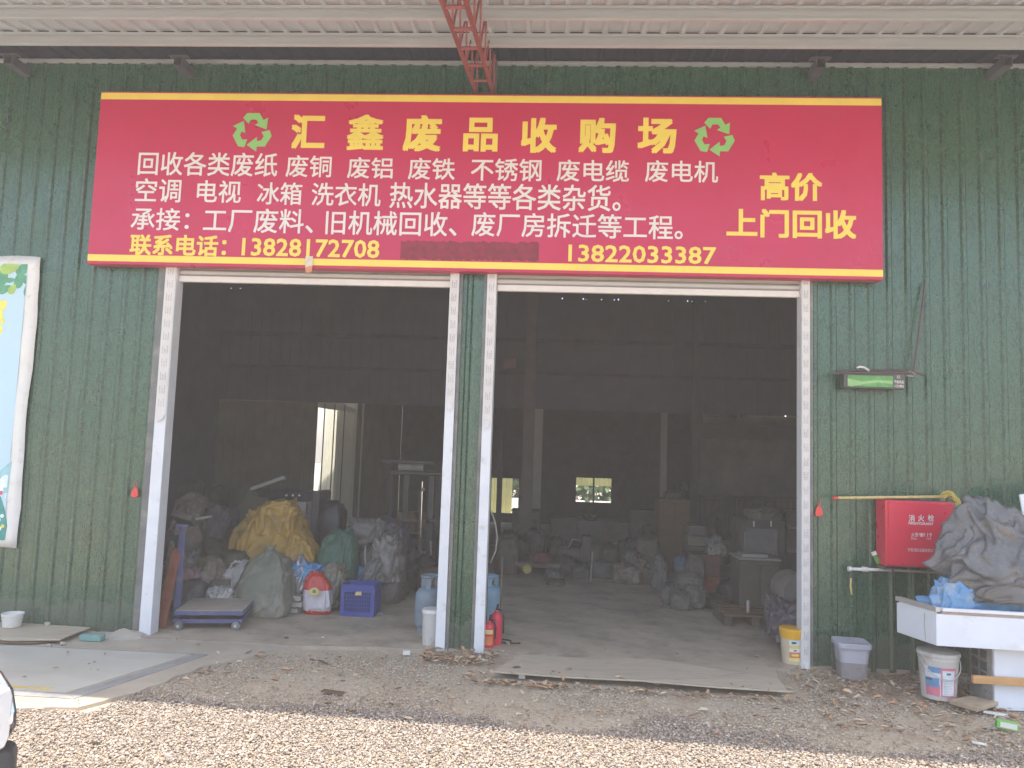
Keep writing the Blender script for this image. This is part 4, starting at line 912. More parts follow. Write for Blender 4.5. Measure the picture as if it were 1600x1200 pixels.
for i, (yt, yb, lb) in enumerate(((854, 868, 'lowest of three dark crates stacked beside the clear bag'), (838, 853, 'middle of three dark crates stacked beside the clear bag'), (822, 837, 'topmost of three dark crates stacked beside the clear bag'))):
    Yq = 3.5; a = P(1074 + i, yt, Yq).x; b = P(1104 - i, yt, Yq).x; z1 = hgt(1089, yt, Yq); z0 = hgt(1089, yb, Yq) + .004
    t = thing('dark_crate', lb, 'crate', ((a + b) / 2, Yq, z0), 'dark crates stacked at the back'); MB().bb(a, b, Yq, Yq + .35, z0, z1 - .02).build('body', (M['machine'], M['olive_steel'], M['machine'])[i], t); MB().bb(a - .008, b + .008, Yq - .008, Yq + .358, z1 - .019, z1 - .002).build('rim', M['machine_b'], t)
t, a, b, z0, z1 = boxt('dark_stand', 'dark stand under the three stacked crates', 'stand', 1070, 1106, 869, 3.5, .4, M['machine'])
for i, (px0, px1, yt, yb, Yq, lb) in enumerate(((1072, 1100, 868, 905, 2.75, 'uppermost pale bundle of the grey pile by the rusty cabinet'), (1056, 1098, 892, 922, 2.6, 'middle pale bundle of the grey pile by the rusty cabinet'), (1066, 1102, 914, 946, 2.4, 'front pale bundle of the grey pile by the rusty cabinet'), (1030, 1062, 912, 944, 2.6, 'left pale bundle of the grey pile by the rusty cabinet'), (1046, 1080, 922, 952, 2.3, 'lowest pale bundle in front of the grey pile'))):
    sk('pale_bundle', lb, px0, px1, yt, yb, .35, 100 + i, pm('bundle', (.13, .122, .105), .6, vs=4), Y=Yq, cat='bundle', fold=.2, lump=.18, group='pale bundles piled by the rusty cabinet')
sk('blue_bag', 'dull blue bag wedged behind the pale bundles', 1054, 1074, 868, 895, .2, 110, pm('dull_blue', (.07, .11, .15), .6), Y=3.0, cat='bag')
for i, (px0, px1, yt, yb, Yq, lb) in enumerate(((1016, 1042, 868, 918, 3.6, 'upright grey sack left of the pale bundles'), (985, 1020, 870, 912, 4.2, 'brown sack leaning in the dim row behind the floor'), (955, 1000, 880, 918, 4.0, 'low brown sack in the dim row near the middle'), (970, 1005, 862, 892, 4.6, 'topmost brown sack of the dim row'), (850, 880, 890, 928, 3.9, 'slumped grey sack right of the workbench'))):
    sk('dim_sack', lb, px0, px1, yt, yb, .45, 120 + i, (M['sack_grey'], M['sack_brown'], M['sack_brown'], M['sack_grey'], M['sack_grey'])[i], Y=Yq, fold=.25)
# water cooler shaped machine on its cabinet
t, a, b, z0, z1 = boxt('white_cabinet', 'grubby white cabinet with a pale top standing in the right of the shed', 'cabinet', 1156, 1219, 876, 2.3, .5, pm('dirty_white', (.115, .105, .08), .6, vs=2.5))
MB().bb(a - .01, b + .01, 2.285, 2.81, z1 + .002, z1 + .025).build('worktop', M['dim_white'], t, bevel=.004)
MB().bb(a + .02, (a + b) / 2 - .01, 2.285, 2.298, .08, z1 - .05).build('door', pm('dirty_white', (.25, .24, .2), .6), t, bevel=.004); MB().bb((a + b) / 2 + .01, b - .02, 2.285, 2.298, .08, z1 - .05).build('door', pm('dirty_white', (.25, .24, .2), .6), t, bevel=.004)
o = MB().bb(P(1158, 870, 2.4).x, P(1199, 870, 2.4).x, 2.36, 2.6, z1 + .027, z1 + .065).build('grey_tray', M['dim_white'], loc=(P(1178, 870, 2.4).x, 2.4, z1 + .03), bevel=.004); tag(o, 'flat grey tray lying on the grubby white cabinet', 'tray')
mc = thing('grey_machine', 'grey box machine with two upright white tubes behind the white cabinet', 'machine', (P(1192, 860, 3.0).x, 3.2, 0))
a = P(1158, 860, 3.0).x; b = P(1227, 860, 3.0).x; z1 = hgt(1190, 812, 3.0)
MB().bb(a, b, 3.0, 3.5, 0, z1).build('body', M['machine'], mc, bevel=.01)
MB().bb(a + .06, b - .09, 2.98, 2.998, hgt(1190, 868, 3.0), hgt(1190, 826, 3.0)).build('window_panel', pm('pan_grey', (.20, .19, .185), .4), mc, bevel=.006)
for px in (1165, 1212): MB().bb(P(px, 840, 2.98).x - .02, P(px, 840, 2.98).x + .02, 2.97, 2.997, hgt(px, 868, 3), hgt(px, 830, 3)).build('side_bar', pm('bar_g', (.19, .2, .18), .4), mc, bevel=.004)
for px in (1178, 1205): MB().tube([P(px, 823, 2.95), P(px, 814, 2.95)], .010, 8).build('white_tube', M['white_plastic'], mc, smooth='auto')  # two short white upright tubes on the machine front
sk('brown_cover', 'brown cloth cover heaped on the grey box machine', 1164, 1222, 793, 812, .45, 131, M['machine_b'], Y=3.2, cat='cover')
t, a, b, z0, z1 = boxt('dark_shelf', 'dark shelf unit behind the right door jamb', 'shelf', 1228, 1290, 800, 3.2, .4, M['machine_b'])
for k in range(3): MB().bb(a + .02, b, 3.17, 3.198, .3 + k * .3, .33 + k * .3).build('shelf_edge', M['stove'], t)
q = P(1251, 917, 1.3); rr_ = abs(P(1222, 917, 1.3).x - q.x)
dr = thing('round_drum', 'pale round drum lying on its side behind the right jamb', 'drum', (q.x, 1.5, 0))
MB().lathe((q.x, 1.3, rr_ + .2), [(0, 0), (rr_ * .93, 0), (rr_, .02), (rr_, .45), (0, .46)], 32, 'Y').build('shell', pm('drum', (.24, .22, .19), .5), dr, smooth='auto')
MB().bb(q.x - .25, q.x + .25, 1.32, 1.72, 0, .21).build('cradle', M['machine'], dr)
pl = thing('wooden_pallet', 'low dark wooden pallet on the floor before the white cabinet', 'pallet', (P(1178, 965, 1.6).x, 1.6, 0))
a = P(1130, 965, 1.5).x; b = P(1228, 965, 1.5).x
for k in range(4): MB().bb(a, b, 1.45 + k * .16, 1.55 + k * .16, .10, .125).build('top_slat', M['wood_brown'], pl)
for k in range(3): MB().bb(a + k * (b - a - .08) / 2, a + k * (b - a - .08) / 2 + .08, 1.44, 2.04, 0, .099).build('block_row', pm('pal_dark', (.12, .09, .06), .8), pl)
o = MB().lathe((P(1169, 950, 1.6).x, 1.6, .126), [(0, 0), (.022, 0), (.022, .11), (.012, .125), (0, .13)], 14).build('grey_bottle', M['stove'], loc=(P(1169, 950, 1.6).x, 1.6, .126), smooth='auto'); tag(o, 'small grey bottle standing on the dark wooden pallet', 'bottle')
sk('full_sack', 'dull purple plastic sack slumped behind the yellow bucket', 1202, 1262, 942, 1000, .4, 141, M['sack_purple'], Y=.62, fold=.42, lump=.3)
sk('full_sack', 'thin grey sheet of plastic lying over the pallet corner', 1195, 1228, 936, 970, .3, 142, M['sack_grey'], Y=1.1, fold=.5)
# work bench with red cloth, round yellow disc
wbn = thing('work_bench', 'dim steel work bench behind the right doorway', 'bench', (P(838, 900, 4.2).x, 4.4, 0))
a = P(796, 880, 4.2).x; b = P(876, 880, 4.2).x; zt_ = hgt(838, 880, 4.2)
MB().bb(a, b, 4.2, 4.75, zt_ - .04, zt_).build('top', M['machine_b'], wbn)
for x in (a + .03, b - .06):
    for y in (4.22, 4.7): MB().bb(x, x + .04, y, y + .04, 0, zt_ - .041).build('leg', M['machine_b'], wbn)
MB().bb(a + .03, b - .03, 4.23, 4.25, .12, .16).build('rail', M['machine_b'], wbn)
sk('red_cloth', 'dull red cloth heaped on the dim work bench', 828, 862, 862, 880, .3, 151, M['red_cloth'], Y=4.3, cat='cloth')
q = P(823.5, 889, 4.1); o = MB().lathe(tuple(q), [(0, -.02), (.05, -.025), (.068, -.01), (.07, .02), (0, .025)], 24, 'Y').build('yellow_disc', M['yellow_dull'], loc=tuple(q), smooth='auto'); tag(o, 'round dull yellow disc hanging on the front of the work bench', 'disc')
# dim machines and scrap on the far side
def engine(px, yt, yb, Y, s_, label, seed):
    rnd = random.Random(seed); g = P(px, yb, Y); g.z = 0; t = thing('scrap_machine', label, 'machine', (g.x, Y, 0), 'scrap machines at the back of the shed'); z1 = hgt(px, yt, Y); wd = s_ / 1200 * (Y + 7)
    MB().bb(g.x - wd / 2, g.x + wd / 2, Y, Y + .4, 0, .12).build('bed', M['machine_b'], t, bevel=.006)
    MB().lathe((g.x - wd * .42, Y + .2, z1 * .42), [(0, 0), (wd * .16, .01), (wd * .18, .04), (wd * .18, wd * .5), (wd * .14, wd * .54), (0, wd * .55)], 20, 'X').build('motor', (M['machine'], M['machine_b'], M['olive_steel'])[seed % 3], t, smooth='auto')
    MB().lathe((g.x + wd * .22, Y + .2, z1 * .5), [(z1 * .16, -.03), (z1 * .24, -.03), (z1 * .24, .03), (z1 * .16, .03), (z1 * .16, -.03)], 20, 'Y').build('flywheel', M['machine_b'], t, smooth='auto')
    MB().bb(g.x + wd * .12, g.x + wd * .34, Y + .1, Y + .3, .12, z1).build('column', M['machine'], t, bevel=.01)
    MB().tube([(g.x - wd * .2, Y + .1, z1 * .6), (g.x - wd * .1, Y + .05, z1 * .9), (g.x + wd * .12, Y + .1, z1 * .85)], .014, 8).build('pipe', M['stove'], t, smooth=True)
engine(900, 838, 905, 5.0, 66, 'dark scrap machine with a flywheel below the small middle window', 1)
engine(960, 846, 902, 5.6, 60, 'dark scrap machine with a flywheel in front of the rear columns', 3)
engine(815, 815, 880, 6.0, 60, 'dark scrap machine with a flywheel below the left rear window', 5)
engine(1000, 820, 890, 6.4, 50, 'dark scrap machine beside the tall brown cupboard', 7)
for i, (px0, px1, yt, Yq, mt, lb) in enumerate(((860, 905, 812, 6.6, 'machine', 'dark steel box below the small middle window'), (905, 990, 818, 7.0, 'machine_b', 'long brown dim chest under the window'), (800, 845, 800, 7.0, 'machine', 'dark steel box below the left rear window'), (985, 1028, 800, 6.8, 'machine', 'dark steel box left of the tall cupboard'))):
    t, a, b, z0, z1 = boxt('dim_chest', lb, 'chest', px0, px1, yt, Yq, .5, M[mt]); MB().bb(a - .01, b + .01, Yq - .015, Yq + .51, z1 + .002, z1 + .03).build('lid', M['machine'], t)
q = P(923, 808, 6.5); bs = thing('steel_basin', 'shiny steel basin catching the light below the small middle window', 'basin', tuple(q)); zq = hgt(923, 813, 6.5)
MB().lathe((q.x, 6.6, zq), [(0, 0), (.12, 0), (.19, .10), (.20, .10), (.125, -.006), (0, -.008)], 28).build('bowl', M['chrome'], bs, smooth='auto')
MB().bb(q.x - .22, q.x + .22, 6.45, 6.8, 0, zq - .01).build('stand', M['machine'], bs)
o = MB().tube([P(922, 915, 4.0), P(926, 862, 4.0)], .012, 8).build('steel_rod', M['stove'], loc=tuple(P(922, 915, 4.0))); tag(o, 'thin pale rod standing upright in the middle of the shed floor', 'rod')
q = P(797, 568, 7.6); o = MB().bb(q.x - .12, q.x + .12, 7.55, 7.62, q.z - .10, q.z + .10).build('pink_notice', pm('notice', (.36, .22, .24), .6), loc=tuple(q)); tag(o, 'small pinkish notice high on the rear wall', 'notice')

# the low jumble along the far side of the right bay and round the left heap
jr = random.Random(31)
KN = (('dim_sack', 'sack'), ('scrap_bundle', 'bundle'), ('scrap_bag', 'bag'))
TN = (('brown', (.13, .095, .07)), ('grey', (.13, .125, .115)), ('dark', (.06, .055, .05)), ('olive', (.11, .105, .07)), ('dusty', (.19, .165, .135)))
SPOT = ((792, 835, 905, 4.4, 'under the left end of the work bench'), (868, 905, 922, 3.6, 'on the floor right of the work bench'), (884, 868, 905, 4.6, 'behind the thin pale rod'), (905, 880, 918, 4.3, 'left of the thin pale rod'), (940, 876, 915, 4.4, 'right of the thin pale rod'), (952, 850, 885, 5.0, 'before the rear columns'), (925, 850, 888, 5.3, 'below the shiny steel basin'), (1012, 838, 872, 4.8, 'before the left cupboard door'), (990, 842, 880, 5.2, 'between the scrap machine and the tall cupboard'), (868, 838, 876, 5.6, 'below the small middle window'), (836, 826, 862, 5.4, 'behind the red cloth'), (806, 838, 866, 5.0, 'behind the yellow disc'), (1118, 930, 962, 2.5, 'at the foot of the rusty cabinet'), (1146, 905, 950, 2.9, 'between the rusty and the white cabinet'), (1228, 950, 975, 1.7, 'against the round drum'), (1140, 838, 880, 3.6, 'left of the grey box machine'), (640, 858, 905, 3.6, 'under the forklift mast'), (668, 870, 915, 3.2, 'by the forklift wheel'), (640, 885, 930, 2.9, 'in front of the forklift'), (612, 905, 950, 2.2, 'right of the roped sack'), (676, 884, 925, 2.6, 'behind the grey gas cylinder'), (300, 752, 800, 3.2, 'topmost at the back of the left heap'), (340, 758, 800, 3.3, 'at the back beside the olive casing'), (268, 822, 880, 1.9, 'behind the scale post'), (402, 890, 935, 1.5, 'between the sage and the white printed sacks'), (372, 862, 905, 1.45, 'low under the left edge of the yellow sack'), (470, 905, 945, 1.35, 'squeezed beside the rice bag'), (535, 900, 948, 1.6, 'behind the left corner of the blue crate'), (600, 900, 952, 1.9, 'at the right end of the sack pile'), (540, 850, 905, 2.0, 'between the dark green and the roped sack'), (300, 905, 958, 1.05, 'on the floor right of the scale post'), (345, 905, 955, 1.15, 'behind the scale platform'))
for i, (px, yt, yb, Yq, where) in enumerate(SPOT):
    kn = KN[i % 3]; tn = TN[jr.randrange(5)]; wpx = jr.uniform(26, 46) * (1.0 if Yq > 3 else 1.2)
    sk(kn[0], '%s %s %s' % (tn[0], 'crumpled ' + kn[1], where), px - wpx / 2, px + wpx / 2, yt, yb, jr.uniform(.3, .5), 300 + i, pm('jumble_' + tn[0], tuple(.7 * q for q in tn[1]), .6, vs=6), Y=Yq, cat=kn[1], sub=4, fold=.2, lump=.2, fs=.8, boxy=jr.uniform(.5, .9))
# ------------------------------------------------------------------ threshold plate, right-hand side
slab('ramp_sheet', 'warped grey plywood sheet laid as a ramp before the right door', 'ramp', ((768, 1053), (814, 1026), (900, 1030), (1010, 1034), (1100, 1041), (1212, 1048), (1216, 1066), (1232, 1083), (1120, 1078), (1000, 1068), (880, 1060)), .012, .013, M['ply'], .02, 9)
FY0 = -.23
fc = thing('hydrant_cabinet', 'red fire hydrant cabinet with white lettering mounted on the green wall', 'hydrant cabinet', (3.58, -.12, .9))
MB().bb(3.285, 3.86, FY0, -.03, .905, 1.458).build('box', M['fire_red'], fc, bevel=.006)
dr2 = MB().bb(3.308, 3.852, FY0 - .012, FY0 - .001, .918, 1.446).build('door', M['fire_red'], fc, bevel=.004)
MB().bb(3.78, 3.845, FY0 - .014, FY0 - .0125, 1.434, 1.437).build('door_seam', M['rust'], fc)
fcm = wallmap(FY0 - .0125)
def ftext(body, x0, x1, y0, y1, off=0.0):
    Yq = FY0 - .0125; ym = (y0 + y1) / 2; xm = (x0 + x1) / 2
    text_poly(body, (P(x0, ym, Yq).x, P(x1, ym, Yq).x, P(xm, y1, Yq).z, P(xm, y0, Yq).z), fcm, M['white_vinyl'], fc, off)
zx = lambda x: 1260 + x / 4.706; zy = lambda y: 760 + y / 4.706
for ch_, x0, x1 in (('消', 752, 796), ('火', 820, 866), ('栓', 892, 938)): ftext(ch_, zx(x0), zx(x1), zy(208), zy(258), .012)
ftext('FIREHYDRANT', zx(751), zx(934), zy(263), zy(283), .03)
ftext('火警', zx(769), zx(824), zy(340), zy(371)); ftext('☎', zx(828), zx(863), zy(342), zy(370), .02); ftext('119', zx(867), zx(921), zy(341), zy(371)); ftext('Fire', zx(772), zx(810), zy(376), zy(391)); ftext('119', zx(884), zx(916), zy(377), zy(393))
ftext('东莞消防设备有限公司', zx(744), zx(952), zy(456), zy(482))
# mop lying on the cabinet
mp_ = thing('mop', 'yellow handled mop lying across the top of the red hydrant cabinet', 'mop', tuple(P(1400, 778, -.14)))
MB().tube([P(1303, 778, -.14), P(1390, 777, -.14), P(1474, 776, -.14)], .0125, 10).build('pole', M['bamboo'], mp_, smooth=True)
MB().tube([P(1301, 778, -.14), P(1309, 778, -.14)], .0135, 10).build('end_cap', M['red_plastic'], mp_, smooth=True)
rr = random.Random(2)
for k in range(22):
    a = P(1470 + rr.uniform(-1, 5), 776 + rr.uniform(-4, 4), -.14 + rr.uniform(-.03, .03)); L = rr.choice((.06, .1, .22, .26, .16)); dx = .10 + rr.uniform(-.02, .02) + k * .0004
    pts = [a, a + Vector((.03, rr.uniform(-.02, .02), .03)), a + Vector((.065, rr.uniform(-.03, .03), .022)), a + Vector((dx * .92, -.06 + rr.uniform(-.03, .03), -.03)), a + Vector((dx, -.07 + rr.uniform(-.03, .03), -.05 - L * .5)), a + Vector((dx + rr.uniform(-.01, .01), -.07, -.05 - L))]
    MB().tube(pts, .0045, 5).build('strand', M['yellow_cord'], mp_, smooth=True)
# pipe with tap
wt = thing('water_pipe', 'white water pipe with a tap and short hose fixed below the hydrant cabinet', 'pipe', tuple(P(1330, 890, -.09)))
p0, p1, p2 = P(1328, 889, -.09), P(1396, 891, -.09), P(1480, 896, -.09)
MB().tube([p0, p1], .014, 12).build('pipe', M['white_plastic'], wt, smooth=True); MB().tube([p1, p2], .010, 12).build('pipe', M['dim_white'], wt, smooth=True)
MB().tube([P(1325, 889, -.09), P(1330, 889, -.09)], .022, 12).build('end_cap', M['white_plastic'], wt, smooth='auto')
MB().tube([P(1347, 889, -.09), P(1356, 890, -.09)], .021, 12).build('coupling', M['white_plastic'], wt, smooth='auto')
MB().tube([P(1330, 892, -.10), P(1330, 903, -.10)], .011, 10).build('tap', M['machine'], wt, smooth='auto')
MB().tube([P(1330, 901, -.10), P(1329, 915, -.10), P(1331, 929, -.10)], .008, 8).build('hose', M['bamboo'], wt, smooth=True)
for px in (1393, 1427): 
    q = P(px, 893, -.05); MB().bb(q.x - .006, q.x + .006, -.05, -.018, .0, q.z - .005).build('rib_highlight', pm('rib_highlight_pale', (.17, .20, .12), .6), wt)  # pale strips painted as light caught on the wall ribs
MB().tube([P(1372, 884, -.1), P(1384, 887, -.1)], .018, 8).build('clip', M['machine_b'], wt); MB().tube([P(1394, 887, -.12), P(1397, 897, -.12), P(1397, 902, -.12)], .006, 6).build('hook', M['machine'], wt)
q = P(1369, 872, -.09); o = MB().box(tuple(q), (.035, .02, .10), Matrix.Rotation(-.42, 3, 'Y')).build('carton_pack', M['screen_green'], loc=tuple(q), bevel=.003); tag(o, 'small green and white packet tucked at the left side of the hydrant cabinet', 'packet')
o2 = MB().box(tuple(q + Vector((-.018, 0, .04))), (.037, .022, .03), Matrix.Rotation(-.42, 3, 'Y')).build('white_end', M['white_plastic'], o)

# solar lamp box on its rusty angle
lb_ = thing('lamp_box', 'dark lamp box with a green panel hung from a rusty angle on the right wall', 'lamp', tuple(P(1370, 590, -.15)))
LY = -.16
q0, q1 = P(1324, 586, LY), P(1413, 606, LY)
MB().bb(q0.x - .03, q1.x + .01, LY, -.06, q1.z - .012, q0.z + .03).build('housing', M['machine'], lb_, bevel=.006)
MB().bb(q0.x, P(1395, 590, LY).x, LY - .006, LY - .001, P(1360, 604, LY).z, P(1360, 587, LY).z).build('green_panel', M['screen_green'], lb_)
MB().prism([(P(x, y, LY).x, P(x, y, LY).z) for x, y in ((1324, 603), (1324, 591), (1345, 596), (1370, 594), (1394, 595), (1394, 600), (1370, 598), (1350, 600), (1330, 604))], wallmap(LY - .006), .0004, .002).build('panel_print', M['screen_hi'], lb_)
lm_ = wallmap(LY - .0005)
for body, x0, x1, y0, y1 in (('五工', 1401, 1407, 587, 591), ('节能商品', 1397, 1412, 594, 599), ('13382', 1398, 1412, 601, 605)):
    text_poly(body, (P(x0, y0, LY).x, P(x1, y0, LY).x, P(x0, y1, LY).z, P(x0, y0, LY).z), lm_, M['white_vinyl'], lb_, .01)
MB().tube([P(1300, 583, -.13), P(1330, 579, -.13), P(1425, 579, -.13)], .011, 6).build('angle_bar', M['brown_steel'], lb_)
MB().tube([P(1425, 579, -.13), P(1444, 586, -.13)], .011, 6).build('angle_bar', M['brown_steel'], lb_); MB().tube([P(1300, 583, -.15), P(1360, 582, -.19), P(1425, 582, -.17)], .009, 6).build('angle_bar', M['brown_steel'], lb_)
MB().tube([P(1428, 579, -.11), P(1446, 440, -.045)], .011, 6).build('stay_rod', M['brown_steel'], lb_)
MB().tube([P(x, y, -.14) for x, y in ((1339, 575), (1343, 573), (1350, 574), (1355, 577), (1358, 580))], .010, 8).build('white_cable', M['white_plastic'], lb_, smooth=True)
MB().tube([P(x, y, -.17) for x, y in ((1415, 583), (1422, 580), (1430, 584), (1428, 588), (1416, 587))], .005, 6).build('wire_loop', M['dim_white'], lb_, smooth=True)

# white counter with the tray top
ct = thing('white_counter', 'white market counter with a shallow tray top at the right edge', 'counter', (4.0, -.8, 0))
F_, Rr = Vector((3.325, -1.0)), Vector((3.22, -.58)); u = Vector((.675, -.05)).normalized(); L = 1.75
FR, RR = F_ + u * L, Rr + u * L; zb0, zt0 = .436, .668
def quadbox(a, b, c, d, z0, z1): 
    vs = [(p.x, p.y, z) for z in (z0, z1) for p in (a, b, c, d)]
    return MB().add(vs, [(0, 3, 2, 1), (4, 5, 6, 7), (0, 1, 5, 4), (1, 2, 6, 5), (2, 3, 7, 6), (3, 0, 4, 7)])
v_ = (Rr - F_).normalized(); th = .025
quadbox(F_, FR, FR + v_ * th, F_ + v_ * th, zb0, zt0).build('tray_front', M['counter_white'], ct, bevel=.003)
quadbox(Rr - v_ * th, RR - v_ * th, RR, Rr, zb0, zt0).build('tray_back', M['counter_white'], ct, bevel=.003)
quadbox(F_ + v_ * (th + .001), F_ + u * th + v_ * (th + .001), Rr + u * th - v_ * (th + .001), Rr - v_ * (th + .001), zb0, zt0 + .012).build('tray_end', M['counter_white'], ct, bevel=.003)
quadbox(F_ + u * (th + .001) + v_ * (th + .001), FR + v_ * (th + .001), RR - v_ * (th + .001), Rr + u * (th + .001) - v_ * (th + .001), zb0, zb0 + .03).build('tray_floor', M['counter_white'], ct)
e = .006
quadbox(F_ - v_ * e - u * e, F_ + u * th * 1.3, Rr + u * th * 1.3, Rr + v_ * e - u * e, zt0 + .013, zt0 + .048).build('end_rim', M['alu'], ct, bevel=.003)
quadbox(F_ + u * .04 - v_ * .004, FR - v_ * .004, FR + v_ * th, F_ + u * .04 + v_ * th, zt0 + .002, zt0 + .020).build('front_rim', M['brown_trim'], ct, bevel=.002)
quadbox(F_ + u * .04 - v_ * .010, FR - v_ * .010, FR + v_ * th, F_ + u * .04 + v_ * th, zt0 + .021, zt0 + .045).build('front_rim', M['counter_white'], ct, bevel=.003)
MB().bb(3.765, 5.0, -.945, -.60, -.02, zb0 - .002).build('base_cabinet', M['counter_white'], ct, bevel=.005)
gl = MB(); gl.bb(3.758, 3.7645, -.93, -.62, -.02, zb0 - .004); gl.build('side_panel', pm('pane_grey', (.36, .35, .33), .3, vs=9), ct)
for iz in range(3):
    for iy in range(2): MB().bb(3.752, 3.7575, -.86 + iy * .12, -.78 + iy * .12, .15 + iz * .085, .215 + iz * .085).build('side_slot', M['inner_dark'], ct)
cr_ = MB().tube([(3.325 - .03, -.885, zb0 + .21), (3.325 - .034, -.887, zb0 + .12), (3.325 - .027, -.889, zb0 + .01)], .0015, 4).build('crack', M['grey_trim'], ct)
q0, q1 = P(1520, 1057, -.99), P(1640, 1073, -.99)
o = MB().box(((q0.x + q1.x) / 2, -.985, (q0.z + q1.z) / 2), ((q1 - q0).length, .03, .055), Matrix.Rotation(.015, 3, 'Y')).build('pine_batten', M['pine'], loc=tuple(q0), bevel=.002); tag(o, 'orange pine batten leaning across the base of the white counter', 'batten')
sack('grey_tarp', (4.09, -.76, .82), (1.16, .56, .62), 207, M['grey_tarp'], 'big crumpled grey tarpaulin bundle heaped on the white counter', 'tarpaulin', sub=6, fold=.25, lump=.14, boxy=1.0, taper=.38, flat=.30, lean=(-.22, .05), fs=.72)
sack('grey_tarp_fold', (4.16, -.83, .76), (.98, .46, .23), 219, pm('grey_tarp_b', (.125, .115, .105), .35, vs=3, dirt=(.18, .16, .14), ds=4, bump=.2), 'lower brownish grey tarpaulin bundle under the big grey one', 'tarpaulin', sub=6, fold=.2, lump=.15, flat=.4, fs=.6)
sack('blue_tarp', (3.74, -.81, zb0 + .035), (.72, .26, .44), 231, M['blue_tarp'], 'crumpled light blue tarpaulin in the left of the counter tray', 'tarpaulin', sub=6, fold=.26, lump=.12, boxy=.7, flat=.6, taper=.12, lean=(-.05, 0), fs=.8)
q = P(1567, 958, -.93); o = MB().add([(q.x - .02, -.93, zb0 + .035), (q.x + .6, -.97, zb0 + .035), (q.x + .6, -.90, zb0 + .45), (q.x + .07, -.88, zb0 + .33), (q.x - .02, -.91, zb0 + .035), (q.x + .6, -.95, zb0 + .035), (q.x + .6, -.88, zb0 + .45), (q.x + .07, -.86, zb0 + .33)], [(0, 1, 2, 3), (4, 7, 6, 5), (0, 4, 5, 1), (1, 5, 6, 2), (2, 6, 7, 3), (3, 7, 4, 0)]).build('foam_slab', M['foam'], loc=tuple(q), bevel=.004); tag(o, 'cream foam panel leaning in the tray right of the blue tarpaulin', 'foam panel')
q = P(1592, 815, -.45); o = MB().box((q.x + .33, -.45, q.z + .13), (.62, .02, .27), Matrix.Rotation(-.14, 3, 'Y')).build('white_board', M['counter_white'], loc=tuple(q), bevel=.012); tag(o, 'white rounded board standing behind the grey tarpaulin at the right edge', 'board')
sack('foam_box', (4.25, -.52, .70), (.5, .25, .50), 240, M['foam'], 'cream foam block behind the big grey tarpaulin', 'foam block', boxy=.3, fold=.03, lump=.05, sub=4)
o = MB().bb(3.9, 4.6, -.60, -.42, -.02, .70).build('crate_support', M['inner_dark'], loc=(4.2, -.5, 0)); tag(o, 'dark box standing behind the white counter', 'box')

# buckets and litter at the right
t, c, r, rb2, h = bucket('paint_bucket', 'white paint bucket with a blue and pink label under the counter tray', 1437, 1497, 1023, 1096, M['bucket_grey'], taper=.83)
def rat(z): return rb2 + (r - rb2) * .82 * z / (h * .8)
za, zb1 = h * .10, h * .72
A0, A1 = -2.75, -1.05
for (z0, z1, a0, a1, mt, d) in ((za, zb1, A0, A1, 'label_pale', .001), (za, za + (zb1 - za) * .40, A0, -1.95, 'label_pink', .0018), (za + (zb1 - za) * .30, za + (zb1 - za) * .62, A0, -2.0, 'label_blue', .0024), (za + (zb1 - za) * .8, zb1, -2.55, -1.85, 'label_blue', .0018), (za, zb1, -1.90, A1, 'label_pink', .0030), (za + .012, zb1 - .02, -1.82, -1.15, 'label_pale', .0038), (zb1 - .05, zb1 - .035, -1.62, -1.38, 'label_ink', .0046), (za + (zb1 - za) * .52, za + (zb1 - za) * .6, -2.7, -2.35, 'label_ink', .0032)):
    wrap(c, rat(z0), rat(z1), z0 + c.z, z1 + c.z, a0, a1, M[mt], t, d=d)
for k in range(9): wrap(c, rat(za + .02 + k * .012), rat(za + .02 + k * .012), za + .02 + k * .012, za + .024 + k * .012, -1.76, -1.22 - .06 * (k % 3), pm('label_grey', (.42, .44, .48), .5), t, d=.0046, name='label_text_line')
handle(t, c, r, h, M['bucket_grey'], .42)
MB().lathe((c.x, c.y, h), [(0, .004), (r * .96, .004), (r * 1.05, 0), (r * 1.06, -.025), (r * 1.04, -.025)], 32).build('lid', M['bucket_grey'], t, smooth='auto')
# grey tub half full of dirty water
g = G(1340, 1062); tb = thing('storage_tub', 'translucent grey plastic tub half full of murky water by the green wall', 'tub', (g.x, g.y + .13, -.02))
xw = (P(1364, 1040, g.y).x - P(1316, 1040, g.y).x) / 2; h = hgt(1338, 1006, g.y + .02) + .02; yc = g.y + .13; an = -.10
def rrect(w_, d_, z, r_=.04):
    pts = []
    for cx, cy, a0 in ((w_ - r_, d_ - r_, 0), (-w_ + r_, d_ - r_, 90), (-w_ + r_, -d_ + r_, 180), (w_ - r_, -d_ + r_, 270)):
        for k in range(5): a = R(a0 + k * 22.5); pts.append((cx + r_ * math.cos(a), cy + r_ * math.sin(a)))
    return [(g.x + x * math.cos(an) - y * math.sin(an), yc + x * math.sin(an) + y * math.cos(an), z - .02) for x, y in pts]
def loft(rings, cap0=True, cap1=True):
    m = MB(); n = len(rings[0]); V = [p for r_ in rings for p in r_]; F = []
    for i in range(len(rings) - 1):
        for k in range(n): F.append((i * n + k, i * n + (k + 1) % n, (i + 1) * n + (k + 1) % n, (i + 1) * n + k))
    if cap0: F.append(tuple(range(n - 1, -1, -1)))
    if cap1: F.append(tuple(range((len(rings) - 1) * n, len(rings) * n)))
    return m.add(V, F)
hm_ = h * .47
loft([rrect(xw * .84, .105, 0), rrect(xw * .90, .115, hm_)], True, False).build('water_part', M['tub_water'], tb, smooth='auto')
loft([rrect(xw * .90, .115, hm_ + .001), rrect(xw * .97, .125, h * .86)], False, False).build('upper_wall', M['tub'], tb, smooth='auto')
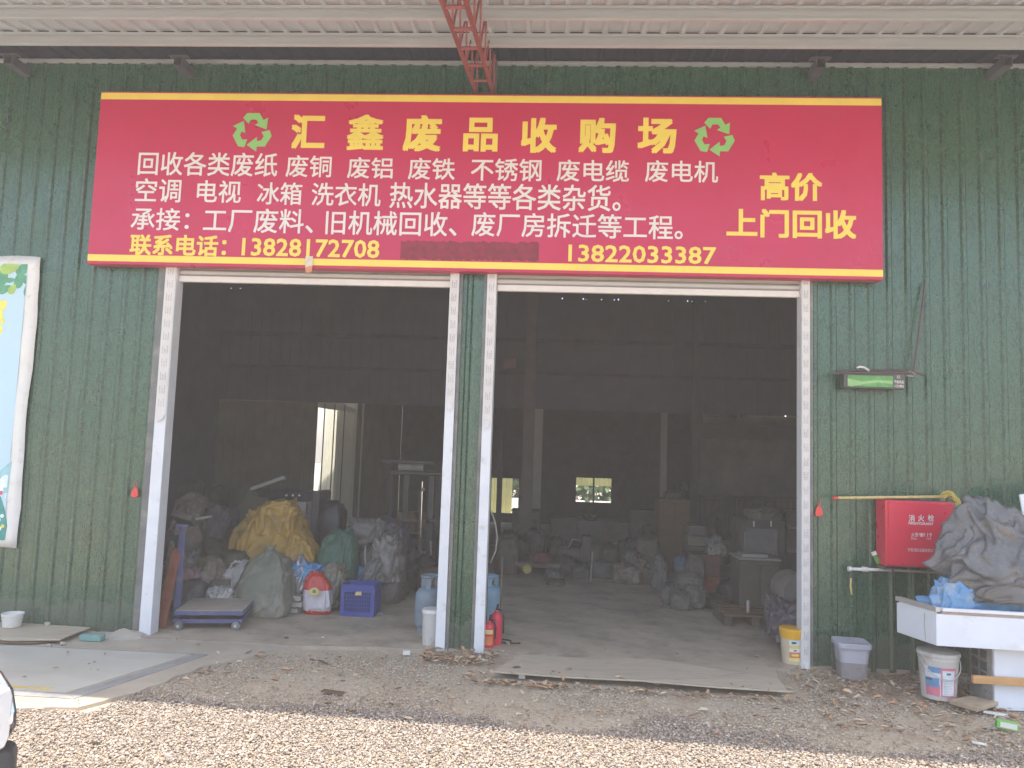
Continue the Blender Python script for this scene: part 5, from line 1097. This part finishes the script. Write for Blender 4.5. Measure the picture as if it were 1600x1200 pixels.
loft([rrect(xw * 1.0, .128, h * .861), rrect(xw * 1.08, .14, h * .87), rrect(xw * 1.10, .142, h * .98), rrect(xw * 1.06, .136, h), rrect(xw * .95, .12, h * .99)], True, True).build('lid', pm('tub_lid', (.46, .46, .53), .4, vs=3), tb, smooth='auto')
# yellow lidded bucket
t, c, r, rb2, h = bucket('yellow_bucket', 'small clear bucket with a yellow rim and orange label at the right jamb', 1219, 1256, 984, 1039, M['clear_tub'], taper=.82)
def rat(z): return rb2 + (r - rb2) * .82 * z / (h * .8)
MB().lathe((c.x, c.y, 0), [(rat(h * .72) + .003, h * .72), (r * 1.02, h * .82), (r * 1.05, h * .84), (r * 1.05, h * .90), (r * 1.08, h * .92), (r * 1.08, h * 1.0), (r * .9, h * 1.005), (0, h * 1.0)], 32).build('yellow_rim', M['yellow_lid'], t, smooth='auto')
for z0, z1, mt in ((.10, .20, 'label_yellow'), (.20, .36, 'label_orange'), (.36, .46, 'white_vinyl'), (.46, .56, 'label_yellow'), (.56, .70, 'label_pale')):
    wrap(c, rat(z0 * h), rat(z1 * h), z0 * h, z1 * h, -2.1, -.9, M[mt], t)
wrap(c, rat(.60 * h), rat(.66 * h), .60 * h, .66 * h, -1.9, -1.5, M['leaf_green'], t, d=.003); wrap(c, rat(.39 * h), rat(.43 * h), .39 * h, .43 * h, -1.7, -1.45, M['label_ink'], t, d=.003); wrap(c, rat(.25 * h), rat(.31 * h), .25 * h, .31 * h, -1.9, -1.2, M['label_yellow'], t, d=.003)
# litter
def litter(name, label, cat, px, py, size, rot, mat, z=-.015, tilt=.1, bevel=.002, group=None):
    g = G(px, py, z); o = MB().box((g.x, g.y, z + size[2] / 2 + abs(math.sin(tilt)) * size[0] / 2), size, Matrix.Rotation(rot, 3, 'Z') @ Matrix.Rotation(tilt, 3, 'Y')).build(name, mat, loc=(g.x, g.y, z), bevel=bevel); return tag(o, label, cat, group)
o = litter('juice_carton', 'small bright green and white carton lying in the gravel at lower right', 'carton', 1573, 1140, (.13, .05, .05), -.25, M['green_box'])
g = G(1573, 1140, -.015); MB().box((g.x + .005, g.y - .002, .018), (.10, .052, .034), Matrix.Rotation(-.25, 3, 'Z') @ Matrix.Rotation(.1, 3, 'Y')).build('white_panel', M['white_plastic'], o)
slab('tan_lid', 'flat tan tile lying in the litter before the white counter', 'tile', ((1483, 1100), (1516, 1093), (1560, 1103), (1527, 1113)), .012, .03, pm('tan_tile', (.40, .31, .21), .8, vs=10), .004, 4)
for i, (px, py, sz, ro, mt, lb) in enumerate(((1555, 1117, (.16, .045, .012), -.3, 'white_plastic', 'long white plastic shard before the white counter'), (1545, 1138, (.09, .05, .01), .4, 'dim_white', 'grey plastic shard left of the green carton'), (1530, 1163, (.08, .03, .01), -.4, 'white_plastic', 'small white shard lowest at the right'), (635, 1023, (.06, .045, .035), .3, 'white_plastic', 'white crumpled scrap on the gravel under the white bucket'), (757, 1033, (.07, .035, .012), .1, 'white_plastic', 'white flat scrap before the middle pillar'), (815, 1060, (.05, .04, .035), .2, 'dim_white', 'pale stone at the left tip of the ramp sheet'), (1022, 1069, (.09, .012, .012), -.5, 'blade', 'pale stick at the middle edge of the ramp sheet'), (1228, 1074, (.10, .010, .010), -.6, 'blade', 'upper pale twig at the right tip of the ramp sheet'), (1234, 1082, (.09, .010, .010), .5, 'blade', 'lower pale twig at the right tip of the ramp sheet'), (1068, 1026, (.035, .025, .008), .5, 'dim_white', 'white crumb on the floor at the right doorway'), (520, 1083, (.16, .05, .010), -.1, 'wood_brown', 'dark strip of wood lying in the shaded gravel'), (505, 1036, (.12, .02, .01), -.7, 'wood_brown', 'thin brown stick lying in the shaded gravel below the crate'), (1475, 1058, (.2, .05, .016), .05, 'dim_white', 'grey board end lying between the tub and the paint bucket'))):
    litter('litter_scrap', lb, 'litter', px, py, sz, ro, M[mt], tilt=.05)

# ------------------------------------------------------------------ loose stones and leaves
def attr_mat(name, rough=.85, bump=0):
    m, n, b = new_mat(name); a = nd(n, 'ShaderNodeAttribute'); a.attribute_name = 'tint'
    c = mix(n, .35, a.outputs['Color'], (0, 0, 0)); t = ramp(n, tex(n, 60, 4, .7), .25, .75, (.72, .70, .68, 1), (1.15, 1.13, 1.1, 1))
    x = nd(n, 'ShaderNodeMix', data_type='RGBA', blend_type='MULTIPLY'); x.inputs[0].default_value = 1
    n.links.new(a.outputs['Color'], x.inputs[6]); n.links.new(t, x.inputs[7]); n.links.new(x.outputs[2], b.inputs['Base Color'])
    b.inputs['Roughness'].default_value = rough; return m
def scatter(name, mat, base, pos, scl, rots, cols):
    """base: list of (verts, faces) shapes; everything numpy"""
    rng = np.random.default_rng(5); N = len(pos); which = rng.integers(0, len(base), N); VV, FF, CC = [], [], []; off = 0
    for k, (bv, bf) in enumerate(base):
        idx = np.where(which == k)[0]; bv = np.asarray(bv); bf = np.asarray(bf)
        v = bv[None] * scl[idx][:, None, :]
        v = np.einsum('nij,nvj->nvi', rots[idx], v) + pos[idx][:, None, :]
        n = len(idx); nv = len(bv); f = bf[None] + (off + np.arange(n) * nv)[:, None, None]
        VV.append(v.reshape(-1, 3)); FF.append(f.reshape(-1, bf.shape[1])); CC.append(np.repeat(cols[idx], nv, 0)); off += n * nv
    V = np.concatenate(VV); F = np.concatenate(FF); C_ = np.concatenate(CC); me = bpy.data.meshes.new(name)
    me.vertices.add(len(V)); me.vertices.foreach_set('co', V.ravel()); k = F.shape[1]
    me.loops.add(F.size); me.loops.foreach_set('vertex_index', F.ravel()); me.polygons.add(len(F))
    me.polygons.foreach_set('loop_start', np.arange(0, F.size, k)); me.update(calc_edges=True)
    at = me.attributes.new('tint', 'FLOAT_COLOR', 'POINT'); at.data.foreach_set('color', np.c_[C_, np.ones(len(C_))].ravel())
    me.materials.append(mat); o = bpy.data.objects.new(name, me); COL.objects.link(o); return tag(o, None, None, None, 'stuff')
def rand_rots(rng, n, tilt=3.14):
    ax = rng.normal(size=(n, 3)); ax[:, 2] *= .4; ax /= np.linalg.norm(ax, axis=1)[:, None]; an = rng.uniform(-tilt, tilt, n); z = rng.uniform(0, 6.283, n)
    c, s_ = np.cos(an), np.sin(an); K = np.zeros((n, 3, 3)); K[:, 0, 1] = -ax[:, 2]; K[:, 0, 2] = ax[:, 1]; K[:, 1, 0] = ax[:, 2]; K[:, 1, 2] = -ax[:, 0]; K[:, 2, 0] = -ax[:, 1]; K[:, 2, 1] = ax[:, 0]
    A = np.eye(3)[None] + s_[:, None, None] * K + (1 - c)[:, None, None] * (K @ K)
    Z = np.zeros((n, 3, 3)); Z[:, 0, 0] = np.cos(z); Z[:, 0, 1] = -np.sin(z); Z[:, 1, 0] = np.sin(z); Z[:, 1, 1] = np.cos(z); Z[:, 2, 2] = 1
    return A @ Z
rng = np.random.default_rng(11)
stones = []
for k in range(8):
    V, F = ico(1) if k < 3 else ico(2)
    V = np.array([tuple(v) for v in V]); rs = rng.uniform(.72, 1.18, len(V)) if k < 3 else np.array([1 + .35 * noise.noise(Vector(v) * 1.4 + Vector((k * 5, 0, 0))) for v in V])
    stones.append((V * rs[:, None], F))
small = stones[:3]; big = stones[3:]
def in_apron(x, y): return ((x < -2.30 + .18 * (y + .9)) & (y > -2.0)) | ((x < -2.9) & (y > -2.03))
def ramp_zone(x, y): return (x > .0) & (x < 2.45) & (y > -.86 - .03 * x) & (y < .1)
stone_mat = attr_mat('stone')
# pale gravel in the open
N = 240000; x = rng.uniform(-4.6, 5.2, N); y = -1.42 - 2.9 * rng.random(N) ** 1.35
edge = np.array([noise.noise(Vector((a * 1.6, b * 1.6, 3.3))) for a, b in zip(x, y)])
keep = ~in_apron(x, y) & (rng.random(N) < np.clip((-1.66 - .05 * x + .12 * edge * 3 - y) / .3, .02, 1)); x, y = x[keep], y[keep]; n = len(x)
sz = rng.uniform(.0046, .0090, n) * rng.choice([.7, 1, 1, 1.35], n)
pal = np.array([(.40, .335, .27), (.47, .395, .325), (.36, .295, .24), (.53, .47, .41), (.30, .25, .21), (.41, .31, .235), (.36, .33, .30)])
col = pal[rng.integers(0, 7, n)] * rng.uniform(.75, 1.15, (n, 1))
pos = np.c_[x, y, -.022 + rng.random(n) * .018]
scatter('gravel', stone_mat, small, pos, np.c_[sz * rng.uniform(.9, 1.6, n), sz, sz * rng.uniform(.5, .85, n)], rand_rots(rng, n, .7), col)
# finer dirty stones in the shade of the awning
N = 48000; x = rng.uniform(-2.4, 5.5, N); y = rng.uniform(-1.95, -.03, N)
dens = np.array([noise.noise(Vector((a * .9, b * 1.8, 7.7))) for a, b in zip(x, y)])
pr = np.clip(.42 + dens * 1.5, .06, 1) * np.where(y > -.45, .8, 1) * np.clip((-.08 - y) / .15, 0, 1) * np.clip((x + 2.2 + (-.2 - y) * .0 + np.clip(y + 1.2, 0, 2) * -.9 * 1.0 + 1.0) / .4, 0, 1)
keep = ~in_apron(x, y) & ~ramp_zone(x, y) & (rng.random(N) < pr) & ~((y > -.22) & (x < -.5)) ; x, y = x[keep], y[keep]; n = len(x)
sz = rng.uniform(.0036, .0090, n) * rng.choice([.7, 1, 1.3], n)
pal = np.array([(.52, .45, .35), (.58, .50, .395), (.45, .39, .30), (.63, .55, .44), (.37, .32, .25), (.52, .39, .28)])
scatter('fine_gravel', stone_mat, small, np.c_[x, y, -.027 + rng.random(n) * .010], np.c_[sz * rng.uniform(.9, 1.6, n), sz, sz * .65], rand_rots(rng, n, .8), pal[rng.integers(0, 6, n)] * rng.uniform(.8, 1.15, (n, 1)))
# dry leaves
leaf = []
for k in range(4):
    cv = .25 + .2 * k; V = [(-1, 0, 0), (-.35, -.42, cv * .35), (.45, -.36, cv * .3), (1.05, .02, cv * .1), (.45, .38, cv * .5), (-.35, .42, cv * .45), (0, 0, -cv * .2)]
    leaf.append((V, [(0, 1, 6), (1, 2, 6), (2, 3, 6), (3, 4, 6), (4, 5, 6), (5, 0, 6)]))
px_, py_ = [], []
for (x0, x1, y0, y1, nn) in ((2.35, 4.6, -1.75, -.12, 640), (2.7, 3.7, -.75, -.12, 260), (-.62, .22, -.45, -.06, 420), (.0, 2.4, -1.02, -.74, 420), (-.2, .6, -1.0, -.6, 160), (-1.6, 4.5, -1.85, -.3, 420), (-2.3, -1.2, -1.3, -.4, 60), (-.3, 2.6, -.3, .2, 14), (-3.2, -1.2, -.35, .3, 12), (-5, -2.6, -1.9, -.3, 18), (-3, 4.5, -3.2, -1.8, 45)):
    px_.append(rng.uniform(x0, x1, nn)); py_.append(rng.uniform(y0, y1, nn))
x = np.concatenate(px_); y = np.concatenate(py_); n = len(x)
ind = (y > -.1); z = np.where(ind, .006, -.008) + np.where(ramp_zone(x, y), .035, 0) + np.where(in_apron(x, y), .02, 0) + rng.random(n) * .012
keep = ~(ramp_zone(x, y) & (rng.random(n) < .93)); x, y, z = x[keep], y[keep], z[keep]; n = len(x)
sz = rng.uniform(.012, .038, n) * rng.choice([.7, 1, 1.15], n); pal = np.array([(.46, .29, .16), (.54, .38, .24), (.36, .26, .17), (.58, .45, .31), (.50, .27, .15), (.30, .24, .18), (.62, .54, .42)])
lm2 = attr_mat('dry_leaf', .7)
scatter('leaf_litter', lm2, leaf, np.c_[x, y, z], np.c_[sz, sz * rng.uniform(.5, .95, n), sz], rand_rots(rng, n, .55), pal[rng.integers(0, 7, n)] * rng.uniform(.8, 1.2, (n, 1)))

# ------------------------------------------------------------------ the car nosing in at the left edge
CX, CY = -1.395, -4.30          # foremost point and far side of the car; it points to +X
car = thing('parked_car', 'white car with a dark bumper whose front corner shows at the lower left edge', 'car', (-3.6, -5.2, -.03))
def hullring(x, hw, zlo, zhi, k=5.0, n=28):
    zc, hz2 = (zlo + zhi) / 2, (zhi - zlo) / 2; out = []
    for i in range(n):
        a = 2 * math.pi * i / n; c_, s_ = math.cos(a), math.sin(a)
        out.append((x, -5.2 + hw * math.copysign(abs(c_) ** (2 / k), c_), zc + hz2 * math.copysign(abs(s_) ** (2 / k), s_)))
    return out
bx = CX - .02
loft([hullring(bx - 4.25, .80, .45, .95), hullring(bx - 4.1, .88, .30, 1.02), hullring(bx - 3.0, .90, .26, 1.02), hullring(bx - 1.3, .90, .26, 1.02), hullring(bx - .8, .90, .28, 1.0), hullring(bx - .25, .885, .34, .95), hullring(bx - .06, .86, .40, .90), hullring(bx, .80, .46, .84)]).build('body', M['car_white'], car, smooth=True)
loft([hullring(bx - 4.0, .66, .95, 1.05), hullring(bx - 3.6, .70, .95, 1.42), hullring(bx - 2.9, .72, .95, 1.52), hullring(bx - 2.0, .72, .95, 1.50), hullring(bx - 1.2, .70, .93, 1.0)]).build('cabin_glass', M['glass_dark'], car, smooth=True)
loft([hullring(bx - 3.55, .62, 1.40, 1.46), hullring(bx - 2.9, .66, 1.46, 1.55), hullring(bx - 2.1, .66, 1.44, 1.53), hullring(bx - 1.9, .60, 1.42, 1.49)]).build('roof', M['car_white'], car, smooth=True)
loft([hullring(bx - .62, .915, .22, .68, 9), hullring(bx - .2, .925, .20, .72, 9), hullring(bx + .02, .905, .24, .735, 9), hullring(bx + .06, .83, .30, .72, 9)]).build('bumper', M['car_dark'], car, smooth=True)
for sgn in (-1, 1):
    yc = -5.2 + sgn * .74
    hl = loft([[(bx - .30 + .36 * t, yc + sgn * (.135 - .10 * t ** 2) + dy * .02, zc) for dy, zc in ((0, .715), (sgn, .75), (sgn, .88), (0, .915), (-sgn * 5, .91), (-sgn * 5, .72))] for t in (0, .3, .6, .85, 1.0)]).build('headlight', M['lens'], car, smooth='auto', bevel=.008)
    pts = [(bx + .05, yc - sgn * .1, .745), (bx + .04, yc + sgn * .06, .745), (bx + .005, yc + sgn * .135, .75), (bx - .012, yc + sgn * .155, .79), (bx - .03, yc + sgn * .155, .86), (bx - .07, yc + sgn * .15, .915), (bx - .12, yc + sgn * .145, .945), (bx - .2, yc + sgn * .14, .955)]
    MB().tube(pts, .016, 8).build('chrome_trim', M['chrome'], hl, smooth=True)
MB().bb(bx - .02, bx + .02, -5.7, -4.7, .73, .86).build('grille', M['car_dark'], car, bevel=.01)
for xx in (bx - .85, bx - 3.45):
    for sgn in (-1, 1):
        wl = MB().lathe((xx, -5.2 + sgn * .80, .30), [(.17, -.10), (.30, -.10), (.325, -.07), (.325, .07), (.30, .10), (.17, .10)], 28, 'Y').build('wheel', M['dark'], car, smooth='auto')
        MB().lathe((xx, -5.2 + sgn * .86, .30), [(0, sgn * .03), (.05, sgn * .03), (.14, sgn * .015), (.18, sgn * .035), (.185, -sgn * .03)], 24, 'Y').build('rim', M['chrome'], wl, smooth='auto')

# ------------------------------------------------------------------ thin air volume added to imitate veiling lens glare
hm = bpy.data.materials.new('glare_air'); hm.use_nodes = True
n = hm.node_tree; n.nodes.clear()
pv = n.nodes.new('ShaderNodeVolumePrincipled'); pv.inputs['Density'].default_value = .0065; pv.inputs['Color'].default_value = (.97, .93, .90, 1); pv.inputs['Anisotropy'].default_value = 0.0
oo = n.nodes.new('ShaderNodeOutputMaterial'); n.links.new(pv.outputs[0], oo.inputs['Volume'])
hz = MB().bb(-71, 71, -71, 71, -1.3, 5.9).build('glare_veil', hm, loc=(0, 0, 0)); tag(hz, None, None, None, 'stuff')
